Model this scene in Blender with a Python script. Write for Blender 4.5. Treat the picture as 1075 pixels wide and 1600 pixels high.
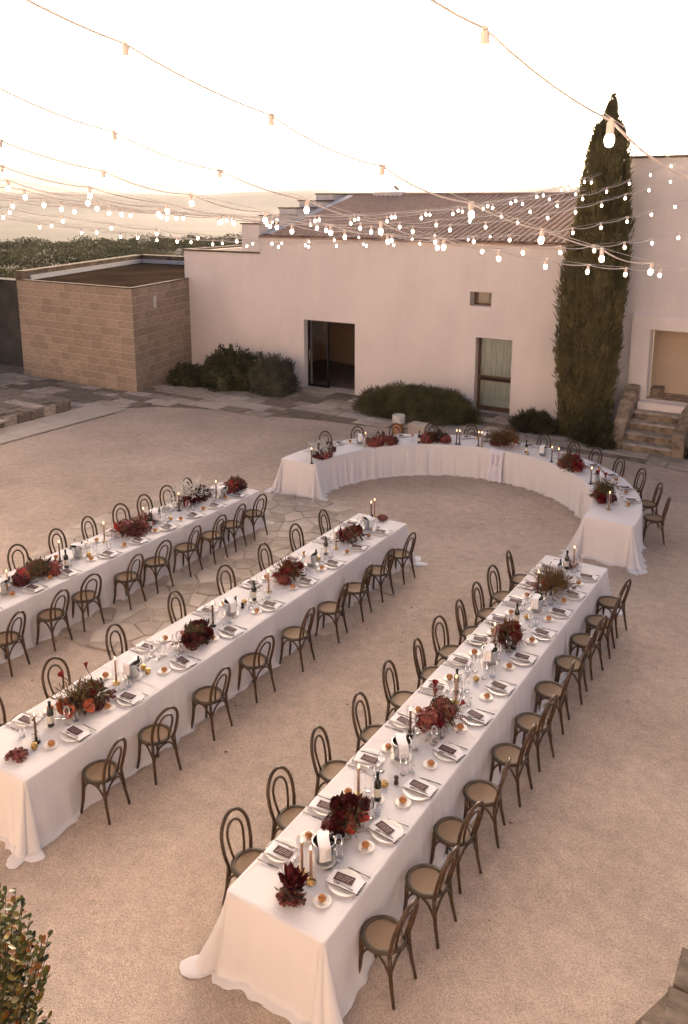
import bpy, math, random
import numpy as np
from math import sin, cos, pi, radians, sqrt, atan2
random.seed(7); rng = np.random.default_rng(7)
for o in list(bpy.data.objects): bpy.data.objects.remove(o)
scene = bpy.context.scene
COL = scene.collection
# ------------------------------------------------------------------ camera
# world: X to the right along the facade, Y from the camera towards the facade, metres
H = 6.465; PITCH = radians(12.55); YAW = radians(31.95); FPX = 1327.0; CYPX = 607.0
cd = bpy.data.cameras.new('camera'); cam = bpy.data.objects.new('camera', cd); COL.objects.link(cam)
cam.location = (0, 0, H); cam.rotation_euler = (pi/2 - PITCH, 0, YAW)
cd.sensor_fit = 'VERTICAL'; cd.sensor_height = 36; cd.lens = FPX/1600*36
cd.shift_y = -(800 - CYPX)/1600; cd.clip_start = 0.1; cd.clip_end = 30000
scene.camera = cam
scene.render.resolution_x = 688; scene.render.resolution_y = 1024
# ------------------------------------------------------------------ sky, sun, exposure
SUN_EL = radians(10.5); SUN_HEAD = radians(-19.0)      # heading measured from +Y towards +X
wd = bpy.data.worlds.new('World'); scene.world = wd; wd.use_nodes = True
nt = wd.node_tree; nt.nodes.clear()
sky = nt.nodes.new('ShaderNodeTexSky'); sky.sky_type = 'NISHITA'; sky.sun_disc = False
sky.sun_elevation = SUN_EL; sky.sun_rotation = SUN_HEAD
sky.altitude = 100; sky.air_density = 0.3; sky.dust_density = 7.0; sky.ozone_density = 0.0
bg = nt.nodes.new('ShaderNodeBackground'); bg.inputs[1].default_value = 0.15
ow = nt.nodes.new('ShaderNodeOutputWorld')
nt.links.new(sky.outputs[0], bg.inputs[0]); nt.links.new(bg.outputs[0], ow.inputs[0])
sl = bpy.data.lights.new('sun', 'SUN'); sl.energy = 2.0; sl.angle = radians(0.6); sl.color = (1, .84, .68)
so = bpy.data.objects.new('sun', sl); COL.objects.link(so)
# direction towards the sun
SD = (sin(SUN_HEAD)*cos(SUN_EL), cos(SUN_HEAD)*cos(SUN_EL), sin(SUN_EL))
so.rotation_euler = (pi/2 - SUN_EL, 0, pi - SUN_HEAD)
scene.view_settings.view_transform = 'Standard'; scene.view_settings.look = 'None'
scene.view_settings.exposure = 1.78; scene.view_settings.gamma = 1
scene.view_settings.use_white_balance = True; scene.view_settings.white_balance_temperature = 7000; scene.view_settings.white_balance_tint = 15   # camera balanced for shade
scene.cycles.max_bounces = 6; scene.cycles.volume_bounces = 0; scene.cycles.caustics_reflective = False; scene.cycles.caustics_refractive = False; scene.cycles.transparent_max_bounces = 24

# ------------------------------------------------------------------ helpers
_c, _s = cos(PITCH), sin(PITCH); _cy, _sy = cos(YAW), sin(YAW)
def P(px, py, z=0.0):
    """point at height z that the photograph shows at pixel (px, py)"""
    a = (px - 537.5)/FPX; b = (CYPX - py)/FPX
    dz = -_s + b*_c; k = (z - H)/dz; x = a*k; y = (_c + b*_s)*k
    return (x*_cy - y*_sy, x*_sy + y*_cy, z)

def np_mesh(name, v, f, mats=None, idx=None, smooth=False):
    v = np.asarray(v, dtype=np.float32); f = np.asarray(f, dtype=np.int32)
    me = bpy.data.meshes.new(name); n = f.shape[1]
    me.vertices.add(len(v)); me.vertices.foreach_set('co', v.ravel())
    me.loops.add(f.size); me.loops.foreach_set('vertex_index', f.ravel())
    me.polygons.add(len(f)); me.polygons.foreach_set('loop_start', np.arange(0, f.size, n, dtype=np.int32))
    if idx is not None: me.polygons.foreach_set('material_index', np.asarray(idx, dtype=np.int32))
    me.polygons.foreach_set('use_smooth', np.full(len(f), smooth, dtype=bool))
    me.update(calc_edges=True)
    for m in (mats or []): me.materials.append(m)
    return me

class MB:
    def __init__(s): s.v = []; s.f = []; s.m = []; s.mi = 0
    def add(s, vs, fs):
        o = len(s.v); s.v += [tuple(p) for p in vs]
        for q in fs: s.f.append(tuple(i + o for i in q)); s.m.append(s.mi)
        return s
    def box(s, x0, x1, y0, y1, z0, z1):
        return s.add([(x0,y0,z0),(x1,y0,z0),(x1,y1,z0),(x0,y1,z0),(x0,y0,z1),(x1,y0,z1),(x1,y1,z1),(x0,y1,z1)],
              [(0,3,2,1),(4,5,6,7),(0,1,5,4),(1,2,6,5),(2,3,7,6),(3,0,4,7)])
    def tube(s, pts, r, n=8, closed=False, cap=True):
        pts = [np.array(p, float) for p in pts]; N = len(pts)
        rs = r if hasattr(r, '__len__') else [r]*N
        vs = []; up = None
        for i in range(N):
            if closed: d = pts[(i+1) % N] - pts[i-1]
            else: d = pts[min(i+1, N-1)] - pts[max(i-1, 0)]
            d = d/(np.linalg.norm(d) + 1e-9)
            if up is None:
                up = np.array((0,0,1.)) if abs(d[2]) < .9 else np.array((1.,0,0))
            a = np.cross(d, up); a /= np.linalg.norm(a) + 1e-9; b = np.cross(a, d); up = b
            for k in range(n):
                t = 2*pi*k/n; vs.append(pts[i] + rs[i]*(cos(t)*a + sin(t)*b))
        fs = []
        for i in range(N if closed else N-1):
            j = (i+1) % N
            for k in range(n):
                l = (k+1) % n; fs.append((i*n+k, i*n+l, j*n+l, j*n+k))
        if cap and not closed:
            fs.append(tuple(range(n))[::-1]); fs.append(tuple((N-1)*n + k for k in range(n)))
        return s.add(vs, fs)
    def lathe(s, prof, n=20, c=(0,0,0), cap0=True, cap1=True):
        vs = []
        for r, z in prof:
            for k in range(n): t = 2*pi*k/n; vs.append((c[0] + r*cos(t), c[1] + r*sin(t), c[2] + z))
        fs = [(i*n+k, i*n+(k+1) % n, (i+1)*n+(k+1) % n, (i+1)*n+k) for i in range(len(prof)-1) for k in range(n)]
        if cap0: fs.append(tuple(range(n))[::-1])
        if cap1: fs.append(tuple((len(prof)-1)*n + k for k in range(n)))
        return s.add(vs, fs)
    def ball(s, c, r, n=8, m=5, sq=1.0):
        prof = [(max(1e-4, r*sin(pi*i/m)), -r*sq*cos(pi*i/m)) for i in range(m+1)]
        return s.lathe(prof, n, c, False, False)
    def grid(s, fn, nu, nv):
        vs = [fn(i/nu, j/nv) for j in range(nv+1) for i in range(nu+1)]
        fs = [(j*(nu+1)+i, j*(nu+1)+i+1, (j+1)*(nu+1)+i+1, (j+1)*(nu+1)+i) for j in range(nv) for i in range(nu)]
        return s.add(vs, fs)
    def mesh(s, name, mats, smooth=False):
        me = bpy.data.meshes.new(name); me.from_pydata(s.v, [], s.f)
        if not isinstance(mats, (list, tuple)): mats = [mats]
        for m in mats: me.materials.append(m)
        me.polygons.foreach_set('material_index', s.m)
        me.polygons.foreach_set('use_smooth', [smooth]*len(s.f)); me.update(); return me

def ob(name, me, parent=None, loc=(0,0,0), rot=(0,0,0), scale=(1,1,1)):
    o = bpy.data.objects.new(name, me); COL.objects.link(o)
    o.parent = parent; o.location = loc; o.rotation_euler = rot; o.scale = scale; return o
def tag(o, label, cat, group=None):
    o['label'] = label; o['category'] = cat
    if group: o['group'] = group
    return o
def thing(name, label, cat, loc=(0,0,0), rz=0, group=None):
    return tag(ob(name, None, None, loc, (0,0,rz)), label, cat, group)
def struct(o): o['kind'] = 'structure'; return o
def stuff(o): o['kind'] = 'stuff'; return o
def spawn(proto, name, label, cat, loc, rz=0, group=None, scale=1):
    """proto: list of (part, mesh, parent_index_or_None, loc, rot); one entry -> the thing is that mesh"""
    if len(proto) == 1:
        return tag(ob(name, proto[0][1], None, loc, (0,0,rz), (scale,)*3), label, cat, group)
    root = thing(name, label, cat, loc, rz, group); root.scale = (scale,)*3; made = []
    for nm, me, pi_, l, r in proto:
        made.append(ob(nm, me, root if pi_ is None else made[pi_], l, r))
    return root
ORD = ['first','second','third','fourth','fifth','sixth','seventh','eighth','ninth','tenth','eleventh','twelfth','thirteenth','fourteenth','fifteenth']

# ------------------------------------------------------------------ materials
def mat(name, c, rough=.7, var=0.0, scale=5.0, bump=0.0, bscale=40.0, c2=None, metal=0, rnd=0.0, spec=.4, detail=4, sheen=0, trans=0):
    m = bpy.data.materials.new(name); m.use_nodes = True; N = m.node_tree.nodes; L = m.node_tree.links
    b = N['Principled BSDF']; b.inputs['Roughness'].default_value = rough; b.inputs['Metallic'].default_value = metal
    b.inputs['Specular IOR Level'].default_value = spec
    if sheen: b.inputs['Sheen Weight'].default_value = sheen
    tc = N.new('ShaderNodeTexCoord')
    c2 = c2 or tuple(x*(1 - var) for x in c); c1 = tuple(min(1, x*(1 + var*.5)) for x in c)
    nz = N.new('ShaderNodeTexNoise'); nz.inputs['Scale'].default_value = scale; nz.inputs['Detail'].default_value = detail
    L.new(tc.outputs['Object'], nz.inputs['Vector'])
    rp = N.new('ShaderNodeValToRGB'); rp.color_ramp.elements[0].position = .32; rp.color_ramp.elements[1].position = .68
    rp.color_ramp.elements[0].color = (*c2, 1); rp.color_ramp.elements[1].color = (*c1, 1)
    L.new(nz.outputs['Fac'], rp.inputs['Fac']); out = rp.outputs[0]
    if rnd:
        oi = N.new('ShaderNodeObjectInfo'); mr = N.new('ShaderNodeMapRange')
        mr.inputs['To Min'].default_value = 1 - rnd; mr.inputs['To Max'].default_value = 1 + rnd
        L.new(oi.outputs['Random'], mr.inputs['Value'])
        mx = N.new('ShaderNodeVectorMath'); mx.operation = 'SCALE'; L.new(out, mx.inputs[0]); L.new(mr.outputs[0], mx.inputs['Scale']); out = mx.outputs[0]
    L.new(out, b.inputs['Base Color'])
    if bump:
        nb = N.new('ShaderNodeTexNoise'); nb.inputs['Scale'].default_value = bscale; nb.inputs['Detail'].default_value = 5
        L.new(tc.outputs['Object'], nb.inputs['Vector'])
        bp = N.new('ShaderNodeBump'); bp.inputs['Strength'].default_value = bump; bp.inputs['Distance'].default_value = .02
        L.new(nb.outputs['Fac'], bp.inputs['Height']); L.new(bp.outputs[0], b.inputs['Normal'])
    return m
def leafmat(name, c, c2, scale=3.0, rough=.55, trans=.25):
    m = mat(name, c, rough, c2=c2, scale=scale)
    N = m.node_tree.nodes; L = m.node_tree.links; b = N['Principled BSDF']
    t = N.new('ShaderNodeBsdfTranslucent'); L.new(b.inputs['Base Color'].links[0].from_socket, t.inputs[0])
    x = N.new('ShaderNodeMixShader'); x.inputs[0].default_value = trans
    L.new(b.outputs[0], x.inputs[1]); L.new(t.outputs[0], x.inputs[2]); L.new(x.outputs[0], N['Material Output'].inputs[0]); return m
def emit(name, c, s):
    m = bpy.data.materials.new(name); m.use_nodes = True; N = m.node_tree.nodes; b = N['Principled BSDF']
    b.inputs['Base Color'].default_value = (*c, 1); b.inputs['Emission Color'].default_value = (*c, 1); b.inputs['Emission Strength'].default_value = s; return m
def glass(name, tint=(.97,.98,.98), amount=1.0):
    m = bpy.data.materials.new(name); m.use_nodes = True; N = m.node_tree.nodes; L = m.node_tree.links; N.remove(N['Principled BSDF'])
    t = N.new('ShaderNodeBsdfTransparent'); t.inputs[0].default_value = (*tint, 1)
    g = N.new('ShaderNodeBsdfGlossy'); g.inputs['Roughness'].default_value = .03; g.inputs[0].default_value = (1,1,1,1)
    f = N.new('ShaderNodeFresnel'); f.inputs[0].default_value = 1.5
    k = N.new('ShaderNodeMath'); k.operation = 'MULTIPLY'; k.inputs[1].default_value = amount; k.use_clamp = True; L.new(f.outputs[0], k.inputs[0])
    x = N.new('ShaderNodeMixShader'); L.new(k.outputs[0], x.inputs[0]); L.new(t.outputs[0], x.inputs[1]); L.new(g.outputs[0], x.inputs[2])
    L.new(x.outputs[0], N['Material Output'].inputs[0]); return m
def gravelmat():
    m = bpy.data.materials.new('gravel'); m.use_nodes = True; N = m.node_tree.nodes; L = m.node_tree.links; b = N['Principled BSDF']
    b.inputs['Roughness'].default_value = .9; b.inputs['Specular IOR Level'].default_value = .2
    tc = N.new('ShaderNodeTexCoord')
    v = N.new('ShaderNodeTexVoronoi'); v.inputs['Scale'].default_value = 115; L.new(tc.outputs['Object'], v.inputs['Vector'])
    sep = N.new('ShaderNodeSeparateColor'); L.new(v.outputs['Color'], sep.inputs[0])
    r = N.new('ShaderNodeValToRGB'); e = r.color_ramp.elements
    e[0].position = 0; e[0].color = (.39,.30,.235,1); e[1].position = 1; e[1].color = (.71,.59,.49,1)
    q = e.new(.35); q.color = (.54,.43,.35,1); q = e.new(.8); q.color = (.61,.495,.405,1)
    L.new(sep.outputs[0], r.inputs['Fac'])
    # raked and trodden patches
    n = N.new('ShaderNodeTexNoise'); n.inputs['Scale'].default_value = .45; n.inputs['Detail'].default_value = 6; n.inputs['Roughness'].default_value = .65; L.new(tc.outputs['Object'], n.inputs['Vector'])
    n2 = N.new('ShaderNodeTexNoise'); n2.inputs['Scale'].default_value = 6; n2.inputs['Detail'].default_value = 5; L.new(tc.outputs['Object'], n2.inputs['Vector'])
    mr = N.new('ShaderNodeMapRange'); mr.inputs['From Min'].default_value = .3; mr.inputs['From Max'].default_value = .7; mr.inputs['To Min'].default_value = .78; mr.inputs['To Max'].default_value = 1.16; L.new(n.outputs['Fac'], mr.inputs['Value'])
    mr2 = N.new('ShaderNodeMapRange'); mr2.inputs['From Min'].default_value = .3; mr2.inputs['From Max'].default_value = .7; mr2.inputs['To Min'].default_value = .88; mr2.inputs['To Max'].default_value = 1.08; L.new(n2.outputs['Fac'], mr2.inputs['Value'])
    mu = N.new('ShaderNodeMath'); mu.operation = 'MULTIPLY'; L.new(mr.outputs[0], mu.inputs[0]); L.new(mr2.outputs[0], mu.inputs[1])
    sc = N.new('ShaderNodeVectorMath'); sc.operation = 'SCALE'; L.new(r.outputs[0], sc.inputs[0]); L.new(mu.outputs[0], sc.inputs['Scale'])
    L.new(sc.outputs[0], b.inputs['Base Color'])
    inv = N.new('ShaderNodeMath'); inv.operation = 'SUBTRACT'; inv.inputs[0].default_value = 1; L.new(v.outputs['Distance'], inv.inputs[1])
    bp = N.new('ShaderNodeBump'); bp.inputs['Strength'].default_value = .8; bp.inputs['Distance'].default_value = .012; L.new(inv.outputs[0], bp.inputs['Height'])
    bp2 = N.new('ShaderNodeBump'); bp2.inputs['Strength'].default_value = .5; bp2.inputs['Distance'].default_value = .06; L.new(n2.outputs['Fac'], bp2.inputs['Height']); L.new(bp.outputs[0], bp2.inputs['Normal'])
    L.new(bp2.outputs[0], b.inputs['Normal']); return m
def canemat():
    m = bpy.data.materials.new('cane_weave'); m.use_nodes = True; N = m.node_tree.nodes; L = m.node_tree.links; b = N['Principled BSDF']; b.inputs['Roughness'].default_value = .6
    tc = N.new('ShaderNodeTexCoord'); mp = N.new('ShaderNodeMapping'); mp.inputs['Rotation'].default_value = (0,0,radians(38)); L.new(tc.outputs['Object'], mp.inputs[0])
    w = []
    for d in ('X','Y'):
        q = N.new('ShaderNodeTexWave'); q.bands_direction = d; q.inputs['Scale'].default_value = 21; q.inputs['Distortion'].default_value = .3; L.new(mp.outputs[0], q.inputs['Vector']); w.append(q)
    mn = N.new('ShaderNodeMath'); mn.operation = 'MULTIPLY'; L.new(w[0].outputs['Fac'], mn.inputs[0]); L.new(w[1].outputs['Fac'], mn.inputs[1])
    r = N.new('ShaderNodeValToRGB'); r.color_ramp.elements[0].color = (.17,.10,.05,1); r.color_ramp.elements[1].color = (.33,.215,.12,1); r.color_ramp.elements[1].position = .5
    L.new(mn.outputs[0], r.inputs[0]); L.new(r.outputs[0], b.inputs['Base Color'])
    bp = N.new('ShaderNodeBump'); bp.inputs['Strength'].default_value = .5; bp.inputs['Distance'].default_value = .004; L.new(mn.outputs[0], bp.inputs['Height']); L.new(bp.outputs[0], b.inputs['Normal']); return m

M = dict(
 gravel=gravelmat(), cane=canemat(),
 plaster=mat('plaster', (.87,.775,.70), .9, var=.05, scale=.5, bump=.25, bscale=14, detail=8),
 plaster2=mat('plaster_wing', (.80,.72,.665), .9, var=.10, scale=.7, bump=.25, bscale=14, detail=8),
 manor=mat('manor_plaster', (.54,.475,.43), .9, var=.15, scale=.6, bump=.3, bscale=14, detail=8),
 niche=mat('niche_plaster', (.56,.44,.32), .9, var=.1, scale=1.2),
 mortar=mat('mortar', (.56,.47,.38), .95, var=.2, scale=9, bump=.4),
 brick=mat('tufa_block', (.43,.325,.235), .95, var=.3, scale=4, bump=.6, bscale=28, rnd=.13, detail=8),
 stone=mat('limestone', (.50,.42,.34), .9, c2=(.30,.245,.19), scale=2.6, bump=.6, bscale=16, rnd=.2, detail=8),
 flag=mat('flagstone', (.52,.435,.36), .9, c2=(.40,.33,.27), scale=3.2, bump=.6, bscale=14, rnd=.15, detail=8),
 slab=mat('pale_slab', (.58,.50,.42), .9, c2=(.44,.375,.31), scale=1.8, bump=.4, bscale=20, rnd=.06, detail=7),
 moss=mat('weathered_stone', (.30,.24,.18), .95, c2=(.13,.10,.075), scale=3, bump=.7, bscale=16, rnd=.22, detail=8),
 joint=mat('joint_earth', (.24,.185,.14), 1, var=.4, scale=5, bump=.5),
 stepst=mat('step_stone', (.42,.31,.21), .95, c2=(.16,.118,.085), scale=5, bump=.9, bscale=12, rnd=.1, detail=8),
 slabworn=mat('worn_tread', (.50,.42,.34), .9, c2=(.24,.19,.145), scale=4, bump=.6, bscale=14, detail=8),
 coping=mat('coping', (.22,.155,.105), .95, c2=(.10,.075,.055), scale=3, bump=.6, bscale=20),
 roofflat=mat('flat_roof', (.060,.041,.029), 1, spec=.0, c2=(.028,.021,.016), scale=.5, detail=6),  # base colour darkened in place of the shadow across the outbuilding roof
 gutter=mat('zinc_edge', (.45,.46,.48), .6, var=.1),
 tile=mat('clay_tile', (.40,.255,.185), .85, c2=(.29,.185,.135), scale=7, bump=.4, bscale=30, rnd=.14, detail=6),
 darkwall=mat('dark_wall', (.085,.075,.062), .95, c2=(.05,.044,.037), scale=1.5, bump=.6, bscale=10),
 woodframe=mat('window_wood', (.19,.10,.055), .6, var=.3, scale=20),
 curtain=mat('curtain', (.74,.77,.70), .9, var=.08, scale=6),
 room=mat('room_wall', (.50,.38,.28), .9, var=.05), roomfloor=mat('room_floor', (.20,.15,.115), .5, var=.2, scale=2),
 metal_dark=mat('dark_metal', (.03,.028,.026), .4, metal=.6),
 pane=glass('pane', (.9,.91,.90), .7), tubeglass=glass('tube_glass', (.99,.985,.98), .3), glass=glass('table_glass', (.985,.98,.975), .75),
 wood=mat('bentwood', (.090,.044,.018), .4, c2=(.042,.022,.010), scale=14, spec=.5, rnd=.12),
 seatwood=mat('bentwood_seat', (.082,.055,.032), .5, c2=(.05,.034,.02), scale=14),
 linen=mat('linen', (.70,.675,.675), .95, var=.03, scale=2.5, bump=.42, bscale=7, sheen=.15),
 satin=mat('satin', (.74,.72,.78), .35, var=.05, scale=9, sheen=.2),
 porcelain=mat('porcelain', (.80,.765,.71), .35, var=.01), rim=mat('plate_rim', (.55,.42,.27), .3),
 napkin=mat('napkin', (.80,.78,.79), .95, var=.03, scale=9, bump=.1, bscale=150), black=mat('black_piping', (.015,.014,.016), .7),
 card=mat('menu_card', (.055,.017,.018), .7, var=.15, scale=30), ink=mat('menu_ink', (.40,.31,.30), .8),
 steel=mat('steel', (.62,.62,.62), .16, metal=1, bump=.02), cutlery=mat('cutlery', (.20,.18,.16), .3, metal=.8),
 brass=mat('brass', (.55,.36,.13), .28, metal=1, var=.2, scale=30), pepper=mat('pepper_wood', (.05,.03,.02), .4),
 bread=mat('bread', (.47,.215,.07), .6, c2=(.34,.13,.04), scale=26, bump=.2),
 bottle=mat('bottle_glass', (.012,.016,.010), .06, spec=.7), label=mat('bottle_label', (.62,.58,.50), .7), foil=mat('bottle_foil', (.02,.018,.018), .35),
 cand_brown=mat('candle_brown', (.14,.085,.065), .5), cand_rose=mat('candle_rose', (.40,.25,.19), .5),
 flame=emit('flame', (1,.55,.2), 6), bulb=emit('bulb', (1,.84,.64), 6),
 cable=mat('cable', (.66,.58,.53), .7), socket=mat('socket', (.74,.64,.57), .6),
 burgundy=leafmat('burgundy', (.115,.012,.015), (.055,.006,.009), 20, .5, .12), red=leafmat('red', (.23,.013,.016), (.12,.008,.011), 20, .5, .15),
 mauve=leafmat('mauve', (.30,.075,.058), (.17,.038,.032), 18, .6, .15), orange=mat('anthurium', (.50,.12,.035), .22, c2=(.36,.06,.02), scale=14),
 scarlet=mat('scarlet', (.45,.02,.012), .28, var=.3, scale=14), peach=leafmat('peach', (.45,.20,.12), (.32,.12,.07), 20, .6, .2),
 fern=leafmat('fern', (.12,.10,.035), (.065,.06,.022), 12, .6, .25), smoke=leafmat('smoke_bush', (.17,.095,.032), (.10,.055,.022), 12, .6, .25),
 leafdark=leafmat('dark_leaf', (.075,.040,.022), (.04,.026,.014), 12, .45, .15), white=leafmat('white_petal', (.62,.60,.58), (.5,.5,.47), 20, .6, .25),
 grape=mat('grape', (.21,.045,.036), .36, c2=(.10,.018,.018), scale=40, rnd=.15), stem=mat('stem', (.08,.07,.03), .6),
 terracotta=mat('terracotta', (.42,.19,.09), .85, var=.2, scale=8), whitepot=mat('whitewash', (.66,.62,.56), .85, var=.1, scale=9),
 cypress=leafmat('cypress_leaf', (.21,.17,.07), (.115,.098,.042), 1.6, .7, .15),
 bush=leafmat('bush_leaf', (.11,.098,.042), (.048,.047,.02), 3, .55, .15), lav=leafmat('lavender_leaf', (.15,.14,.09), (.075,.072,.046), 3, .8, .15),
 hedge=leafmat('rosemary_leaf', (.165,.145,.064), (.08,.073,.033), 3, .7, .15), bark=mat('bark', (.09,.065,.045), .95, var=.3, scale=12, bump=.6),
 lf1=leafmat('leaf_green', (.085,.095,.022), (.05,.062,.016), 9, .45, .3), lf2=leafmat('leaf_olive', (.22,.16,.03), (.14,.11,.022), 9, .45, .3),
 lf3=leafmat('leaf_orange', (.33,.12,.025), (.22,.08,.018), 9, .45, .3), lf4=leafmat('leaf_dark', (.024,.032,.012), (.014,.02,.008), 9, .45, .2),
 wood_far=leafmat('olive_wood', (.12,.105,.045), (.055,.055,.025), .09, .8, .15), farhouse=mat('far_house', (.6,.58,.55), .9),
 land=mat('land', (.10,.082,.05), 1, c2=(.04,.042,.024), scale=.004, detail=10), hill=mat('hill', (.10,.09,.06), 1, c2=(.05,.05,.03), scale=.002, detail=8),
 orangeflower=mat('small_flower', (.5,.16,.03), .7), dry=mat('dry_leaf', (.09,.05,.03), .9, var=.4, scale=9),
)

def streaks(m, amt):
    N = m.node_tree.nodes; L = m.node_tree.links; b = N['Principled BSDF']; src = b.inputs['Base Color'].links[0].from_socket
    tc = N.new('ShaderNodeTexCoord'); mp = N.new('ShaderNodeMapping'); mp.inputs['Scale'].default_value = (1.1,1.1,.4); L.new(tc.outputs['Object'], mp.inputs[0])
    n = N.new('ShaderNodeTexNoise'); n.inputs['Scale'].default_value = 1.3; n.inputs['Detail'].default_value = 9; n.inputs['Roughness'].default_value = .7; L.new(mp.outputs[0], n.inputs['Vector'])
    k = N.new('ShaderNodeMapRange'); k.inputs['From Min'].default_value = .42; k.inputs['From Max'].default_value = .72; k.inputs['To Min'].default_value = 1; k.inputs['To Max'].default_value = 1 - amt; L.new(n.outputs['Fac'], k.inputs['Value'])
    v = N.new('ShaderNodeVectorMath'); v.operation = 'SCALE'; L.new(src, v.inputs[0]); L.new(k.outputs[0], v.inputs['Scale']); L.new(v.outputs[0], b.inputs['Base Color'])
streaks(M['plaster'], .07); streaks(M['plaster2'], .09)
# ================================================================== terrain and ground
def terrain_z(r, a):
    ks = [(0,-.05),(45,-.05),(70,-4),(110,-9),(420,-15),(900,-52),(1500,-75),(5200,-80)]
    for (r0,z0),(r1,z1) in zip(ks, ks[1:]):
        if r <= r1: return z0 + (z1-z0)*(r-r0)/(r1-r0) + (.8*sin(a*9 + r*.02) + .6*sin(a*23 + r*.05) if r > 90 else 0)
    return -80
def terrain():
    rs = [0, 30, 45, 60, 80, 110, 150, 220, 320, 420, 520, 700, 950, 1300, 2000, 3200, 4500, 5600, 6200, 6700, 7200, 7800, 9000, 12000]
    n = 240; v = []
    def zr(r, a):
        if r <= 5200: return terrain_z(r, a)
        # far ridge; a is the heading left of +Y in degrees
        h = 62 + 16*sin(a*14) + 9*sin(a*31 + 1) + 5*sin(a*67)
        d = math.degrees(a) - 18.5
        h += 70*math.exp(-(d/3.0)**2) + 22*math.exp(-((d + 4)/2)**2)
        dl = math.degrees(a) - 62; h += -30/(1 + math.exp(-dl/2))
        k = max(0, min(1, (r - 5600)/1600)); k = k*k*(3 - 2*k)
        return -80 + (h + 80)*k + (8*sin(a*60 + r*.004) if r < 7000 else 0)*k
    for r in rs:
        for i in range(n):
            a = 2*pi*i/n; v.append((-r*sin(a), r*cos(a), zr(r, a if a < pi else a - 2*pi)))
    f = [(j*n+i, j*n+(i+1) % n, (j+1)*n+(i+1) % n, (j+1)*n+i) for j in range(1, len(rs)-1) for i in range(n)]
    f += [(0, n+i, n+(i+1) % n, n+(i+1) % n) for i in range(n)]
    mb = MB(); mb.add(v, [q if q[2] != q[3] else q[:3] for q in f])
    return mb.mesh('terrain', [M['land']], True)
struct(ob('terrain', terrain()))
mb = MB(); mb.add([(-34,-4,0),(14,-4,0),(14,26,0),(-34,26,0)], [(0,1,2,3)])
struct(ob('gravel_courtyard', mb.mesh('gravel', M['gravel'])))

# unit stone with a worn edge, origin at the centre of its underside
def unit_stone(name, m, ch=.06):
    b = MB(); a = .5; c = .5 - ch
    b.add([(-a,-a,0),(a,-a,0),(a,a,0),(-a,a,0),(-a,-a,.7),(a,-a,.7),(a,a,.7),(-a,a,.7),(-c,-c,1),(c,-c,1),(c,c,1),(-c,c,1)],
          [(0,1,5,4),(1,2,6,5),(2,3,7,6),(3,0,4,7),(4,5,9,8),(5,6,10,9),(6,7,11,10),(7,4,8,11),(8,9,10,11)])
    return b.mesh(name, m)
def pave_rows(parent, me_list, inside, x0, x1, y0, y1, rh, l0, l1, h, seed, base=.004, name='paving_stone', skew=0.0, wts=None):
    R = random.Random(seed); y = y0
    while y < y1:
        hgt = rh*R.uniform(.8, 1.25); x = x0 + R.uniform(-.4, 0)
        while x < x1:
            l = R.uniform(l0, l1); cx, cy = x + l/2, y + hgt/2 + skew*(x - x0)
            if inside(cx, cy):
                ob(name, R.choices(me_list, wts)[0], parent, (cx, cy, base), (R.uniform(-.006,.006), R.uniform(-.006,.006), skew + R.uniform(-.012,.012)), (l-.018, hgt-.018, h*R.uniform(.7,1.3)))
            x += l
        y += hgt
S_flag, S_slab, S_moss, S_stone = [unit_stone('paving_stone_'+k, M[k], .035) for k in ('flag','slab','moss','stone')]
# paving along the facade; gravel meets it on a slightly wavering edge
def edge_y(x):
    ks = [(-30,17.7),(-21,17.7),(-20,18.2),(-19.1,19.15),(-17.3,19.85),(-15.6,20.0),(-14,20.45),(-12.3,20.65),(-11.2,20.9),(-5.2,21.35),(-3.6,21.1),(6,20.3)]
    for (a,b),(c,d) in zip(ks, ks[1:]):
        if x <= c: return b + (d-b)*(x-a)/(c-a)
    return 20.3
apron = MB()
xs = np.linspace(-30, 6, 60)
apron.add([(x, edge_y(x), .003) for x in xs] + [(x, 24.5, .003) for x in xs], [(i, i+1, 60+i+1, 60+i) for i in range(59)])
pav = struct(ob('facade_pavement', apron.mesh('pavement_bed', M['joint'])))
pave_rows(pav, [S_stone, S_slab, S_moss], lambda x, y: edge_y(x) + .12 < y < 23.95 and not (x < -20.9 and y > 20.1) and not (-5.6 < x < -3.4 and y > 22.0),
          -21, 1.2, 17.9, 24.2, .44, .5, 1.5, .035, 3, wts=[5,2,2.2])
pave_rows(pav, [S_moss, S_stone, S_slab], lambda x, y: (y < 20.15) and y > edge_y(x) + .15, -27.6, -20.9, 17.75, 20.3, .42, .5, 1.3, .035, 5, wts=[4,2,1.4])
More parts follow.
